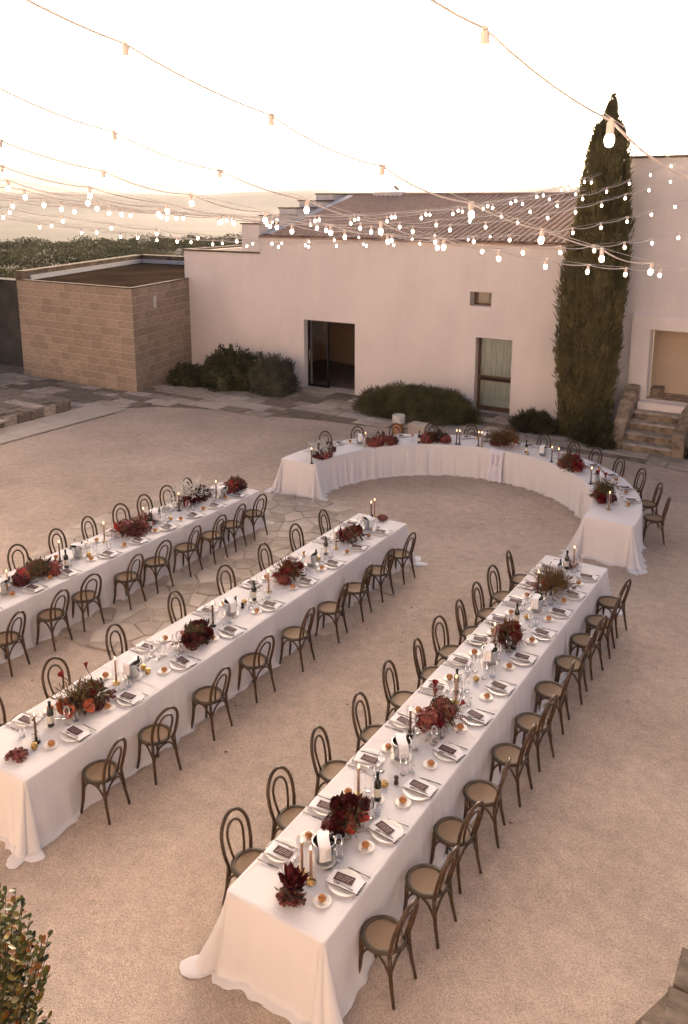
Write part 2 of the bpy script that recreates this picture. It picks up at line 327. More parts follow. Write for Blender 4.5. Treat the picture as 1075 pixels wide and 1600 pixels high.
# raised terrace at the left with a kerb of blocks
ter = struct(ob('raised_terrace', MB().box(-31, -21.06, 7, 17.5, -.02, .25).mesh('terrace', M['joint'])))
pave_rows(ter, [S_moss, S_stone], lambda x, y: True, -27.5, -21.7, 11.5, 17.2, .5, .6, 1.3, .04, 9, base=.25, wts=[4,1.5])
for k in range(14):
    y = 11 + k*.47; ob('kerb_stone', S_moss if k % 3 else S_stone, ter, (-21.02, y, .0), (0, radians(90), 0), (.29, .455, .05)).location.z = .145
R = random.Random(4)
slabs = struct(ob('slab_path', MB().add([(-20.96,6,.003),(-19.55,6,.003),(-19.45,17.9,.003),(-20.96,17.75,.003)], [(0,1,2,3)]).mesh('slab_bed', M['joint'])))
y = 8.0
while y < 17.4:
    l = R.uniform(.8,1.5); w = R.uniform(.6,.78)
    for cx, ww in ((-20.92 + w/2, w), (-20.92 + w + (1.36-w)/2, 1.36-w)):
        ob('path_slab', S_slab, slabs, (cx, y+l/2, .004), (0,0,R.uniform(-.008,.008)), (ww-.012, l-.012, .03))
    y += l
# pavement at the foot of the camera's building (lower right corner)
cp = struct(ob('corner_pavement', MB().add([(-1.48,4.6,.003),(2.5,4.6,.003),(2.5,7.9,.003),(-.2,7.9,.003)], [(0,1,2,3)]).mesh('corner_bed', M['joint'])))
pave_rows(cp, [S_moss], lambda x, y: x > -.76 + (y-6)*.39, -1.6, 1.6, 4.7, 7.9, .42, .35, .7, .03, 12)

# round terrace of irregular flagstones
DC, DR = (-9.7, 11.2), 3.52
disc = MB(); n = 64
def disc_r(a): return DR*(1 + .012*sin(5*a) + .01*sin(11*a+1))
disc.add([(DC[0]+disc_r(2*pi*i/n)*cos(2*pi*i/n), DC[1]+disc_r(2*pi*i/n)*sin(2*pi*i/n), .004) for i in range(n)], [tuple(range(n))])
disco = struct(ob('round_flagstone_terrace', disc.mesh('flag_bed', M['gravel'])))
def clip(poly, px, py, nx, ny):
    out = []
    for i in range(len(poly)):
        a, b = poly[i], poly[(i+1) % len(poly)]
        da = (a[0]-px)*nx + (a[1]-py)*ny; db = (b[0]-px)*nx + (b[1]-py)*ny
        if da <= 0: out.append(a)
        if (da < 0 < db) or (db < 0 < da): t = da/(da-db); out.append((a[0]+t*(b[0]-a[0]), a[1]+t*(b[1]-a[1])))
    return out
R = random.Random(21); seeds = []
while len(seeds) < 270:
    best = None
    for _ in range(6):
        a = R.uniform(0, 2*pi); r = DR*sqrt(R.random()); c = (DC[0]+r*cos(a), DC[1]+r*sin(a))
        d = min([math.dist(c, s) for s in seeds], default=9)
        if best is None or d > best[0]: best = (d, c)
    seeds.append(best[1])
flagmats = [M['flag'], M['flag'], M['flag'], M['slab'], M['stone']]
for s in seeds:
    poly = [(s[0]-1.5,s[1]-1.5),(s[0]+1.5,s[1]-1.5),(s[0]+1.5,s[1]+1.5),(s[0]-1.5,s[1]+1.5)]
    for q in seeds:
        if q is not s and math.dist(q, s) < 3: poly = clip(poly, (q[0]+s[0])/2, (q[1]+s[1])/2, q[0]-s[0], q[1]-s[1])
    for i in range(40):
        a = 2*pi*i/40; poly = clip(poly, DC[0]+DR*cos(a), DC[1]+DR*sin(a), cos(a), sin(a))
    if len(poly) < 3: continue
    cx = sum(p[0] for p in poly)/len(poly); cy = sum(p[1] for p in poly)/len(poly)
    def off(p, d):
        l = math.dist(p, (cx,cy)); k = max(.3, 1 - d/max(l,.05)); return (cx + (p[0]-cx)*k + R.uniform(-.008,.008), cy + (p[1]-cy)*k + R.uniform(-.008,.008))
    lo = [off(p, .012) for p in poly]; hi = [off(p, .03) for p in poly]; m = len(poly); h = R.uniform(.006,.022)
    b = MB(); b.add([(p[0]-cx,p[1]-cy,0) for p in lo] + [(p[0]-cx,p[1]-cy,h) for p in hi], [(i,(i+1)%m,m+(i+1)%m,m+i) for i in range(m)] + [tuple(range(m,2*m))])
    ob('flagstone', b.mesh('flagstone', R.choice(flagmats)), disco, (cx, cy, .005))
# dry leaves and twigs on the gravel
R = random.Random(5); lv = MB()
for _ in range(520):
    x, y = R.uniform(-19,-.5), R.uniform(4.5,20); a = R.uniform(0,6.3); l = R.uniform(.006,.03)*(.5+R.random()*.7); w = l*.45
    lv.add([(x-l*cos(a),y-l*sin(a),.005),(x+w*sin(a),y-w*cos(a),.016),(x+l*cos(a),y+l*sin(a),.007),(x-w*sin(a),y+w*cos(a),.012)], [(0,1,2,3)])
o = stuff(ob('dry_leaf_litter', lv.mesh('litter', M['dry']))); tag(o, 'dry leaves and twigs scattered over the gravel', 'leaf litter')

# ================================================================== buildings
def wall_holes(mb, x0, x1, z0, z1, y, th, holes, flip=False):
    """slab in the plane Y=y (front) to y+th with rectangular holes (hx0,hx1,hz0,hz1) and their reveals"""
    xs = sorted({x0, x1, *[h[0] for h in holes], *[h[1] for h in holes]}); zs = sorted({z0, z1, *[h[2] for h in holes], *[h[3] for h in holes]})
    for a, b in zip(xs, xs[1:]):
        for c, d in zip(zs, zs[1:]):
            mx, mz = (a+b)/2, (c+d)/2
            if any(h[0] < mx < h[1] and h[2] < mz < h[3] for h in holes): continue
            mb.add([(a,y,c),(b,y,c),(b,y,d),(a,y,d)], [(0,1,2,3)]); mb.add([(a,y+th,c),(b,y+th,c),(b,y+th,d),(a,y+th,d)], [(3,2,1,0)])
    for h in holes:
        a, b, c, d = h
        mb.add([(a,y,c),(a,y+th,c),(a,y+th,d),(a,y,d)], [(0,1,2,3)]); mb.add([(b,y,c),(b,y+th,c),(b,y+th,d),(b,y,d)], [(3,2,1,0)])
        mb.add([(a,y,d),(b,y,d),(b,y+th,d),(a,y+th,d)], [(3,2,1,0)]); mb.add([(a,y,c),(b,y,c),(b,y+th,c),(a,y+th,c)], [(0,1,2,3)])
    for (a, b, c, d) in ((x0,x0,z0,z1),(x1,x1,z0,z1)):
        mb.add([(a,y,c),(a,y+th,c),(a,y+th,d),(a,y,d)], [(0,1,2,3)])
    mb.add([(x0,y,z1),(x1,y,z1),(x1,y+th,z1),(x0,y+th,z1)], [(0,1,2,3)])

FY = 24.0
DOOR = (-16.6,-14.54,0.02,2.42); WIN = (-10.2,-9.02,0.03,2.34); SMALL = (-10.44,-9.74,3.3,3.73)
farm = thing('farmhouse', 'long pale plastered farmhouse with low tiled roof and stepped gable', 'house', (-12,24,0))
def fp(name, me): o = ob(name, me, farm, (12,-24,0)); return o          # part built in world coordinates
wl = MB()
wall_holes(wl, -18.42, -6.03, 0, 5.22, FY, .5, [DOOR, WIN, SMALL])
wall_holes(wl, -22.0, -18.42, 0, 4.6, FY, .5, [])
wl.box(-22.0, -21.5, 24.5, 31, 0, 4.6)
wl.box(-18.42,-17.92, 24.5, 35.4, 4.3, 5.22)
wall = fp('wall', wl.mesh('farm_wall', M['plaster']))
# flat low roof of the left end with stone coping
cp_ = MB().box(-22.06,-18.44, 23.95, 24.22, 4.603, 4.67); cp_.box(-22.06,-21.8,24.22,30.8,4.603,4.67)
fp('coping', cp_.mesh('coping', M['coping']))
fp('flat_roof', MB().box(-21.5,-18.9,24.5,31,4.2,4.4).mesh('flatroof', M['roofflat']))
g_ = MB(); g_.add([(-20.6,24.9,4.45),(-18.95,24.9,4.68),(-18.95,30,4.72),(-20.9,30,4.47)], [(0,1,2,3)])
fp('zinc_roof_sheet', g_.mesh('zinc', M['gutter']))
# stepped gable parapet
tops = [(23.96,25.05,5.66),(25.05,26.22,5.92),(26.22,27.5,6.18),(27.5,28.7,6.44),(28.7,30.6,6.70),(30.6,31.8,6.44),(31.8,33,6.18),(33,34.2,5.92)]
for y0,y1,z in tops:
    pr_ = fp('parapet_step', MB().box(-19.2,-18.425,y0+.002,y1-.002,4.61,z-.05).mesh('parapet', M['plaster']))
    c_ = ob('coping_slab', MB().box(-19.25,-18.36,y0-.03,y1+.02,z-.047,z).mesh('parapet_cap', M['coping']), pr_)
gt = MB(); gt.add([(-18.3,24.0,5.30),(-17.95,24.0,5.30),(-17.95,29.7,6.66),(-18.3,29.7,6.66)], [(0,1,2,3)])
fp('gutter_strip', gt.mesh('gutter', M['gutter']))
# roof: base sheets, tiles
EY, EZ, RY, RZ = 23.86, 5.22, 29.7, 6.58
rf = MB(); rf.add([(-18.4,EY,EZ),(-5.9,EY,EZ),(-5.9,RY,RZ),(-18.4,RY,RZ),(-18.4,35.5,EZ),(-5.9,35.5,EZ),(-18.4,EY,EZ-.05),(-5.9,EY,EZ-.05)], [(0,1,2,3),(3,2,5,4),(6,7,1,0)])
roof = fp('roof', rf.mesh('roof_bed', M['tile']))
def tile_mesh():
    b = MB(); n = 6; L = .44
    def fn(u, v):
        t = pi*u; r = .090 - .016*v; return (-r*cos(t), v*L, r*.55*sin(t) + .004)
    b.grid(fn, n, 1); b.grid(lambda u, v: (-(.090-.014*v)*cos(pi*u), 0, (.090-.014*v)*.55*sin(pi*u)+.004), n, 1); return b.mesh('roof_tile', M['tile'], False)
TM = tile_mesh(); sl_a = atan2(RZ-EZ, RY-EY); cols = np.arange(-17.85, -6.05, .205); nr = 17; R = random.Random(2); cnt = 0
rest = MB(); tv = [tuple(v.co) for v in TM.vertices]; tf = [tuple(p.vertices) for p in TM.polygons]
for j in range(nr):
    for i, x in enumerate(cols):
        d = j*.352 + R.uniform(-.012,.012); y = EY - .03 + d*cos(sl_a); z = EZ + .012 + d*sin(sl_a); rz = R.uniform(-.03,.03)
        if j < 5: ob('roof_tile', TM, roof, (x, y, z), (sl_a + .035, 0, rz))
        else:
            ca, sa = cos(sl_a+.035), sin(sl_a+.035)
            rest.add([(x+v[0]+rz*-v[1], y+v[1]*ca-v[2]*sa, z+v[1]*sa+v[2]*ca) for v in tv], tf)
stuff(ob('upper_roof_tiles', rest.mesh('tiles', M['tile']), roof))
rc = MB()
for i in range(30): rc.tube([(-18.3+i*.415,RY,RZ+.02),(-17.88+i*.415,RY,RZ+.035)], [.11,.095], 8)
stuff(ob('ridge_cap', rc.mesh('ridge', M['tile']), roof))
ob('ridge_wall', MB().box(-17.1,-15.8,29.55,29.85,6.5,6.74).mesh('ridge_wall', M['plaster']), roof)
dish = thing('satellite_dish', 'small satellite dish on a short mast above the tiled ridge', 'dish', (-16.1,29.6,6.74))
ob('mast', MB().tube([(0,0,0),(0,0,.10)], .014, 6).mesh('mast', M['steel']), dish)
ob('reflector', MB().lathe([(.01,0),(.09,.012),(.16,.045)], 14, cap1=False).mesh('reflector', M['whitepot']), dish, (0,-.01,.12), (radians(-35),radians(25),0))
# big door: sliding pane left, dim room behind
dr = ob('door', MB().box(DOOR[0]+.01,DOOR[1]-.01,24.22,24.30,2.36,2.42).box(DOOR[0]+.002,DOOR[0]+.06,24.22,24.3,.03,2.36).box(DOOR[0]+.78,DOOR[0]+.85,24.22,24.3,.03,2.36).box(DOOR[0]+.06,DOOR[0]+.78,24.22,24.3,.03,.12).mesh('door_frame', M['metal_dark']), farm, (12,-24,0))
ob('pane', MB().box(DOOR[0]+.06,DOOR[0]+.78,24.25,24.262,.12,2.36).mesh('pane', M['pane']), dr)
ob('door_handle', MB().tube([(DOOR[0]+.09,24.2,.95),(DOOR[0]+.09,24.2,1.35)], .012, 6).mesh('handle', M['steel']), dr)
fp('door_sill', MB().box(DOOR[0]-.02,DOOR[1]+.02,23.93,24.5,.0,.045).mesh('sill', M['slab']))
rm = MB(); rm.add([(-19,24.51,.03),(-13,24.51,.03),(-13,30,.03),(-19,30,.03)], [(0,1,2,3)]); fp('room_floor', rm.mesh('roomfloor', M['roomfloor']))
rm = MB(); rm.add([(-19,28.8,0),(-13,27.4,0),(-13,27.4,3.4),(-19,28.8,3.4)], [(0,1,2,3)]); rm.add([(-13,24.5,3.4),(-19,24.5,3.4),(-19,30,3.4),(-13,30,3.4)], [(0,1,2,3)])
rm.add([(-13,24.5,0),(-13,30,0),(-13,30,3.4),(-13,24.5,3.4)], [(0,1,2,3)]); rm.add([(-19,24.5,0),(-19,30,0),(-19,30,3.4),(-19,24.5,3.4)], [(3,2,1,0)])
fp('room_wall', rm.mesh('roomwalls', M['room']))
# glazed door with curtain
x0,x1 = WIN[0],WIN[1]; yf = 24.22
fr = MB().box(x0+.002,x0+.055,yf,yf+.07,.03,2.335).box(x1-.055,x1-.002,yf,yf+.07,.03,2.335).box(x0+.055,x1-.055,yf,yf+.07,2.29,2.335).box(x0+.055,x1-.055,yf-.006,yf+.064,.98,1.13).box(x0+.055,x1-.055,yf-.004,yf+.066,.03,.16)
wf = fp('window', fr.mesh('window_frame', M['woodframe']))
ob('louvre_slot', MB().box(x0+.1,x1-.1,yf-.014,yf-.007,1.0,1.09).mesh('slot', M['metal_dark']), wf)
for z0,z1 in ((.16,.98),(1.13,2.29)): ob('pane', MB().box(x0+.055,x1-.055,yf+.03,yf+.038,z0,z1).mesh('pane', M['pane']), wf)
ob('curtain', MB().grid(lambda u,v: (x0+.04+u*(x1-x0-.08), yf+.14+.022*sin(u*95)+.012*sin(u*37+1), .05+v*2.27), 110, 1).mesh('curtain', M['curtain'], True), wf)
ob('back_panel', MB().box(x0,x1,24.47,24.49,.03,2.34).mesh('back', M['room']), wf)
fp('window_sill', MB().box(x0-.03,x1+.03,23.94,24.2,.0,.04).mesh('sill2', M['slab']))
x0,x1,z0,z1 = SMALL
sw = fp('small_window', MB().box(x0+.002,x0+.04,24.34,24.39,z0+.002,z1-.002).box(x1-.04,x1-.002,24.34,24.39,z0+.002,z1-.002).box(x0+.04,x1-.04,24.34,24.39,z0+.002,z0+.045).box(x0+.04,x1-.04,24.34,24.39,z1-.03,z1-.002).mesh('smallframe', M['woodframe']))
ob('pane', MB().box(x0+.04,x1-.04,24.36,24.37,z0+.045,z1-.03).mesh('pane', M['pane']), sw)
ob('blind', MB().box(x0+.002,x1-.002,24.42,24.44,z0+.002,z1-.002).mesh('blind', M['niche']), sw)

# tall wing at the right
wing = thing('tall_wing', 'tall pale rendered building wing behind the cypress with a deep raised doorway', 'building', (-4,24,0))
def wp(name, me): return ob(name, me, wing, (4,-24,0))
OP = (-5.05,-2.6,1.06,3.0)
w_ = MB(); wall_holes(w_, -6.03, 5, 0, 7.53, 24.002, .4, [(OP[0]-.01,OP[1]+.01,OP[2]-.01,OP[3]+.01)]); w_.box(-6.03,-5.63,24.402,35,3.0,7.53)
wp('wall', w_.mesh('wing_wall', M['plaster2']))
w2 = MB(); wall_holes(w2, -5.55, 5, 0, 3.36, 23.88, .12, [OP]); w2.add([(-5.55,23.88,3.36),(5,23.88,3.36),(5,24.0,3.44),(-5.55,24.0,3.44)], [(0,1,2,3)])
wp('plinth_wall', w2.mesh('wing_plinth', M['plaster']))
wp('coping', MB().box(-6.1,5.05,23.93,24.45,7.533,7.60).box(-6.1,-5.6,24.45,35,7.533,7.60).mesh('wingcoping', M['coping']))
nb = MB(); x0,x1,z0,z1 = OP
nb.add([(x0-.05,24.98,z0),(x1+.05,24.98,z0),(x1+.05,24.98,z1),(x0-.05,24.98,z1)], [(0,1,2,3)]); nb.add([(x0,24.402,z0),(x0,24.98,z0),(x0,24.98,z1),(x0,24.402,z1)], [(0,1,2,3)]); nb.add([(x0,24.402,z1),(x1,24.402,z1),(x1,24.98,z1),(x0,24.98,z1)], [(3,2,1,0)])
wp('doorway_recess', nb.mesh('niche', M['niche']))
wp('threshold', MB().box(x0-.006,x1,24.0,24.97,z0-.1,z0+.012).mesh('threshold', M['stepst']))
wp('ledge', MB().box(x0,x0+.28,24.45,24.97,z0+.012,z0+.2).mesh('ledge', M['stepst']))
# stone staircase
st = thing('stone_staircase', 'worn stone steps between rough cheek walls rising to the raised doorway', 'steps', (-4.6,22.1,0))
def sp(name, me): return ob(name, me, st, (4.6,-22.1,0))
def rough_box(x0,x1,y0,y1,z0,z1,seed,amp=.015,n=6):
    b = MB(); R = random.Random(seed)
    gx = [x0+(x1-x0)*i/n for i in range(n+1)]
    v = []
    for x in gx:
        for (y,z) in ((y0,z0),(y0,z1-.03),(y0+.03,z1),(y1,z1),(y1,z0)):
            v.append((x, y+R.uniform(-amp,amp)*(z!=z0), z+R.uniform(-amp,amp)*.5*(z!=z0)))
    f = [(i*5+k,(i+1)*5+k,(i+1)*5+k+1,i*5+k+1) for i in range(n) for k in range(4)] + [(4,3,2,1,0), tuple(n*5+k for k in range(5))]
    return b.add(v, f)
for k in range(4):
    z = .21*(k+1); sp('tread', rough_box(-5.18,-3.94,22.085+.363*k,22.46+.363*k,z-.045,z+.012,60+k,.012).mesh('tread', M['slabworn'])); sp('step', rough_box(-5.17,-3.95,22.12+.36*k+.003*k,23.9,z-.21,z-.003,30+k).mesh('step', M['stepst']))
sp('landing', MB().box(-5.16,-3.75,23.5,23.87,.842,1.055).mesh('landing', M['plaster']))
def cheek(x0,x1,prof,m,seed,nm):
    R = random.Random(seed); b = MB(); v = []
    for x in (x0,(x0+x1)/2,x1):
        for y,z in prof: v.append((x+R.uniform(-.012,.012), y+R.uniform(-.012,.012), max(0,z+R.uniform(-.01,.01)*(z>0)+(.02 if x == (x0+x1)/2 and z>0 else 0))))
    n = len(prof); f = [(i*n+k,(i+1)*n+k,(i+1)*n+(k+1)%n,i*n+(k+1)%n) for i in range(2) for k in range(n)] + [tuple(range(n))[::-1], tuple(2*n+k for k in range(n))]
    b.add(v,f); return sp(nm, b.mesh('cheek', m))
cheek(-5.5,-5.19,[(22.12,0),(22.1,.32),(22.5,.72),(23.0,1.12),(23.55,1.42),(23.86,1.44),(23.86,0)],M['stepst'],1,'cheek_wall')
cheek(-3.93,-3.62,[(22.05,0),(22.05,.55),(22.35,.72),(22.7,.78),(23.1,1.0),(23.86,1.1),(23.86,0)],M['stepst'],2,'cheek_wall')

# unseen house on the camera's side, added for sunlit bounce; strings hang from it
mh = thing('added_manor_house', 'tall sunlit plastered manor house opposite the farmhouse where the light strings start', 'house', (-10,-3,0))
wm = MB(); MHH = [(-26.5+5.5*k,-25.3+5.5*k,3.8,6.0) for k in range(6)] + [(-26.5+5.5*k,-25.3+5.5*k,.1,2.4) for k in range(6)]
wall_holes(wm, -32, 12, 0, 11, -3, .5, MHH)
ob('wall', wm.mesh('manor_wall', M['manor']), mh, (10,3,0)); ob('cornice', MB().box(-32.2,12.2,-2.85,-2.4,11.003,11.25).mesh('manor_cornice', M['slab']), mh, (10,3,0))
for q in MHH: ob('shutter', MB().box(q[0]+.01,q[1]-.01,-2.85,-2.79,q[2]+.01,q[3]-.01).mesh('shutter', M['woodframe']), mh, (10,3,0))
# block-built outbuilding at the left
blk = thing('block_outbuilding', 'flat-roofed outbuilding of tan stone blocks with pale mortar joints', 'outbuilding', (-24,22,0))
def bp_(name, me): return ob(name, me, blk, (24,-22,0))
A_, B_, C_, D_ = (-26.9,20.3), (-20.94,20.22), (-21.82,24.0), (-30.2,29.8)
HB = 3.55
bw = MB(); pts = [A_,B_,C_,(-22.03,24.0),(-22.03,29.9),D_]
bw.add([(x,y,0) for x,y in pts]+[(x,y,HB) for x,y in pts], [(i,(i+1)%6,6+(i+1)%6,6+i) for i in range(6)])
bwall = bp_('wall', bw.mesh('mortar_core', M['mortar']))
BRK = MB(); a = .5; c = .482; cz = .47
BRK.add([(-a,0,-a),(a,0,-a),(a,0,a),(-a,0,a),(-a,-.6,-a),(a,-.6,-a),(a,-.6,a),(-a,-.6,a),(-c,-1,-cz),(c,-1,-cz),(c,-1,cz),(-c,-1,cz)],
        [(0,1,5,4),(1,2,6,5),(2,3,7,6),(3,0,4,7),(4,5,9,8),(5,6,10,9),(6,7,11,10),(7,4,8,11),(8,9,10,11)])
BRKm = BRK.mesh('tufa_block', M['brick'])
R = random.Random(8)
def courses(p, q, n_c, l):
    L = math.dist(p,q); ux,uy = (q[0]-p[0])/L,(q[1]-p[1])/L; rz = atan2(uy,ux); h = HB/n_c
    for j in range(n_c):
        x = 0; k = 0
        while x < L - .02:
            ln = l*R.choice((1,1,1,.82,1.12)) if k else l*(.5 if j % 2 else R.uniform(.8,1)); ln = min(ln, L-x)
            if L-(x+ln) < .16: ln = L-x
            cx = x+ln/2; ob('tufa_block', BRKm, bwall, (p[0]+ux*cx, p[1]+uy*cx, h*(j+.5)), (0,0,rz), (ln-.026, .010*R.uniform(.5,1.5), h-.026))
            x += ln; k += 1
courses(A_, B_, 13, .52); courses(B_, C_, 13, .50)
cpb = MB()
def strip(pp, w, z0, z1):
    for (p,q) in zip(pp, pp[1:]):
        L = math.dist(p,q); ux,uy = (q[0]-p[0])/L,(q[1]-p[1])/L; nx,ny = -uy,ux; o=.03
        a=(p[0]-nx*o-ux*.02,p[1]-ny*o-uy*.02); b=(q[0]-nx*o,q[1]-ny*o); c=(q[0]+nx*w,q[1]+ny*w); d=(p[0]+nx*w-ux*.02,p[1]+ny*w-uy*.02)
        cpb.add([(*a,z0),(*b,z0),(*c,z0),(*d,z0),(*a,z1),(*b,z1),(*c,z1),(*d,z1)], [(0,3,2,1),(4,5,6,7),(0,1,5,4),(1,2,6,5),(2,3,7,6),(3,0,4,7)])
strip([A_,B_], .12, HB+.003, HB+.05); strip([B_,C_], .12, HB+.003, HB+.053)
bp_('coping', cpb.mesh('blk_coping', M['coping']))
bp_('flat_roof', MB().add([(x,y,HB-.02) for x,y in [(-26.8,20.4),(-21.05,20.3),(-22.04,24.2),(-22.04,29.8),(-30.1,29.7)]], [(0,1,2,3,4)]).mesh('blk_roof', M['roofflat']))
cpb = MB(); strip([(-22.03,29.9),D_,A_], .3, HB-.3, HB+.30); bp_('rear_parapet', cpb.mesh('rearparapet', M['coping']))
cpb = MB(); strip([(-22.03,29.9),D_,A_], .34, HB+.303, HB+.35); bp_('rear_coping', cpb.mesh('rearcoping', M['coping']))
cpb = MB(); strip([(-22.3,29.5),(-29.7,29.4),(-26.75,20.75)], .08, HB-.01, HB+.16); bp_('flashing', cpb.mesh('flashing', M['gutter']))
bp_('wall_lamp', MB().box(-21.27,-21.19,21.5,21.62,2.78,3.2).mesh('lamp', M['whitepot']))
dwl = tag(ob('dark_side_wall', MB().box(-40,-27.05,21.2,21.6,0,3.35).box(-40,-27.05,21.13,21.65,2.25,2.32).box(-40,-27.05,21.1,21.66,3.352,3.43).mesh('darkwall', M['darkwall'])), 'dark weathered wall beside the block outbuilding', 'wall')

# ================================================================== plants
def blades(cent, dirs, ln, wd, seed, bend=.25):
    """one bent two-quad blade per row"""
    n = len(cent); r = np.random.default_rng(seed); d = dirs/np.linalg.norm(dirs, axis=1, keepdims=True)
    rv = r.normal(size=(n,3)); s = np.cross(d, rv); s /= np.linalg.norm(s, axis=1, keepdims=True) + 1e-9; u = np.cross(s, d)
    ln = np.asarray(ln)[:,None]; wd = np.asarray(wd)[:,None]
    mid = cent + d*ln*.5 + u*ln*bend*.4; tip = cent + d*ln - u*ln*bend*.2
    v = np.stack([cent - s*wd*.15, cent + s*wd*.15, mid - s*wd*.5, mid + s*wd*.5, tip - s*wd*.05, tip + s*wd*.05], 1).reshape(-1,3)
    b = np.arange(n)[:,None]*6; f = np.concatenate([b + np.array([[0,1,3,2]]), b + np.array([[2,3,5,4]])])
    return v, f
def blob_core(rad, nz, na, name, m, zmax):
    b = MB(); vs = []
    for j in range(nz+1):
        for i in range(na): a = 2*pi*i/na; z = zmax*j/nz; r = rad(a, z); vs.append((r*cos(a) + .035*(z-4), r*sin(a), z))
    b.add(vs, [(j*na+i,j*na+(i+1)%na,(j+1)*na+(i+1)%na,(j+1)*na+i) for j in range(nz) for i in range(na)]); return b.mesh(name, m, True)
# cypress
cyp = thing('cypress_tree', 'tall narrow dark green columnar cypress standing against the wall', 'tree', (-6.42,23.05,0))
zk = [0,.3,1,2,3,4,5,6,7,7.8,8.25,8.4,8.8,9.15]; rk = [.60,.68,.74,.80,.85,.88,.83,.70,.60,.48,.36,.18,.11,.02]
def cyr(a, z): 
    base = np.interp(z, zk, rk)
    return base*(1 + .07*np.sin(3*a + z*1.1) + .06*np.sin(7*a - z*2.3) + .05*np.sin(13*a + z*4.1))
ob('trunk', MB().tube([(0,0,0),(.02,0,2),(0,.02,5),(0,0,8.4)], [.16,.13,.08,.02], 8).mesh('trunk', M['bark']), cyp)
nc = 3600; z = rng.uniform(-.1, 8.85, nc); a = rng.uniform(0, 2*pi, nc); keep = rng.uniform(0,1,nc) < (np.interp(z, zk, rk)/.85)
z, a = z[keep], a[keep]; nc = len(z); q_ = .80 + .22*rng.uniform(0,1,nc); m_ = 17
zc, ac, qc = np.repeat(z, m_), np.repeat(a, m_), np.repeat(q_, m_); n = len(zc)
zz = np.clip(zc + rng.uniform(-.05,.34,n), 0, 9.05); aa = ac + rng.normal(0,.05,n); rr = cyr(aa, zz)*qc*(1 - .25*np.clip(zz-zc-.2,0,1))*rng.uniform(.93,1.05,n)*.94
lean = lambda z: .035*(z-4)
cent = np.stack([rr*np.cos(aa) + lean(zz), rr*np.sin(aa), zz - .04], 1)
dirs = np.stack([np.cos(aa)*.26, np.sin(aa)*.26, np.ones(n)], 1) + rng.normal(size=(n,3))*.17
v, f = blades(cent, dirs, rng.uniform(.09,.22,n), rng.uniform(.016,.038,n), 3)
# loose tips that break the outline
nt_ = 900; z2 = rng.uniform(.3,8.6,nt_); a2 = rng.uniform(0,2*pi,nt_); r2 = cyr(a2,z2)*.93
v2, f2 = blades(np.stack([r2*np.cos(a2) + lean(z2), r2*np.sin(a2), z2],1), np.stack([np.cos(a2)*.75, np.sin(a2)*.75, np.ones(nt_)*.9],1)+rng.normal(size=(nt_,3))*.2, rng.uniform(.14,.28,nt_), rng.uniform(.02,.04,nt_), 4)
cr = ob('crown', np_mesh('cypress_crown', np.concatenate([v,v2]), np.concatenate([f,f2+len(v)]), [M['cypress']]), cyp)
ob('crown_light_block', blob_core(lambda a,z: float(cyr(a,z))*.74, 40, 20, 'cypress_core', M['cypress'], 8.9), cyp)  # closed surface added inside the crown to stop light passing through

def mound(name, label, cat, loc, rx, ry, h, m, n, ln, wd, seed, up=.6, rz=0, lump=.12, spread=.35, coreF=.86):
    t = thing(name, label, cat, loc, rz); r = np.random.default_rng(seed); ph = r.uniform(0,6,6)
    m_ = 14; nc = n//m_; n = nc*m_
    th = np.repeat(r.uniform(0,2*pi,nc), m_) + r.normal(0,.06,n); el = np.clip(np.repeat(np.arcsin(r.uniform(0,1,nc)**.8), m_) + r.normal(0,.06,n), 0, 1.55); qc = np.repeat(r.uniform(-.09,.09,nc), m_)
    def rad(th, el): return 1 + lump*np.sin(3*th+ph[0])*np.cos(el) + lump*.8*np.sin(5*th+ph[1]+4*el) + lump*.6*np.sin(9*th+ph[2]-7*el)
    q = rad(th, el)*(.87 + .12*r.uniform(0,1,n) + qc); d = np.stack([np.cos(th)*np.cos(el), np.sin(th)*np.cos(el), np.sin(el)], 1)
    cent = d*q[:,None]*np.array([rx,ry,h]); dirs = d*np.array([1,1,1])*(1-up) + np.array([0,0,up]) + r.normal(size=(n,3))*spread
    v, f = blades(cent, dirs, r.uniform(ln*.6,ln*1.3,n), r.uniform(wd*.7,wd*1.3,n), seed+1)
    ob('foliage', np_mesh(name+'_foliage', v, f, [m]), t)
    b = MB(); vs = []; na = 24; nz = 8
    for j in range(nz+1):
        e = pi/2*j/nz
        for i in range(na):
            a = 2*pi*i/na; k = float(rad(a,e))*coreF; vs.append((rx*k*cos(a)*cos(e), ry*k*sin(a)*cos(e), h*k*sin(e)))
    b.add(vs, [(j*na+i,j*na+(i+1)%na,(j+1)*na+(i+1)%na,(j+1)*na+i) for j in range(nz) for i in range(na)])
    ob('mound_light_block', b.mesh(name+'_core', m, True), t); return t  # solid core added under the leaves to block light, not real twigs
mound('round_bush', 'broad dark glossy bush with a few orange flowers against the farmhouse wall', 'bush', (-18.75,22.75,0), 1.35, .8, 1.22, M['bush'], 9000, .10, .06, 11, .3, lump=.16)
bo = mound('low_bush', 'low dark bush at the corner of the block outbuilding', 'bush', (-20.35,22.25,0), .85, .55, .68, M['bush'], 4200, .09, .05, 13, .3)
mound('lavender_bush', 'grey-green spiky lavender bush left of the open door', 'bush', (-17.0,22.75,0), .82, .75, 1.1, M['lav'], 9000, .16, .018, 15, .55)
mound('rosemary_hedge', 'wide low rosemary mound between the two doors', 'hedge', (-11.35,22.4,0), 1.95, .95, .84, M['hedge'], 22000, .17, .016, 17, .6, rz=radians(4), lump=.07)
mound('juniper_shrub', 'small spiky juniper left of the cypress foot', 'shrub', (-7.75,22.75,0), .55, .45, .42, M['bush'], 4500, .2, .02, 19, .45, lump=.2)
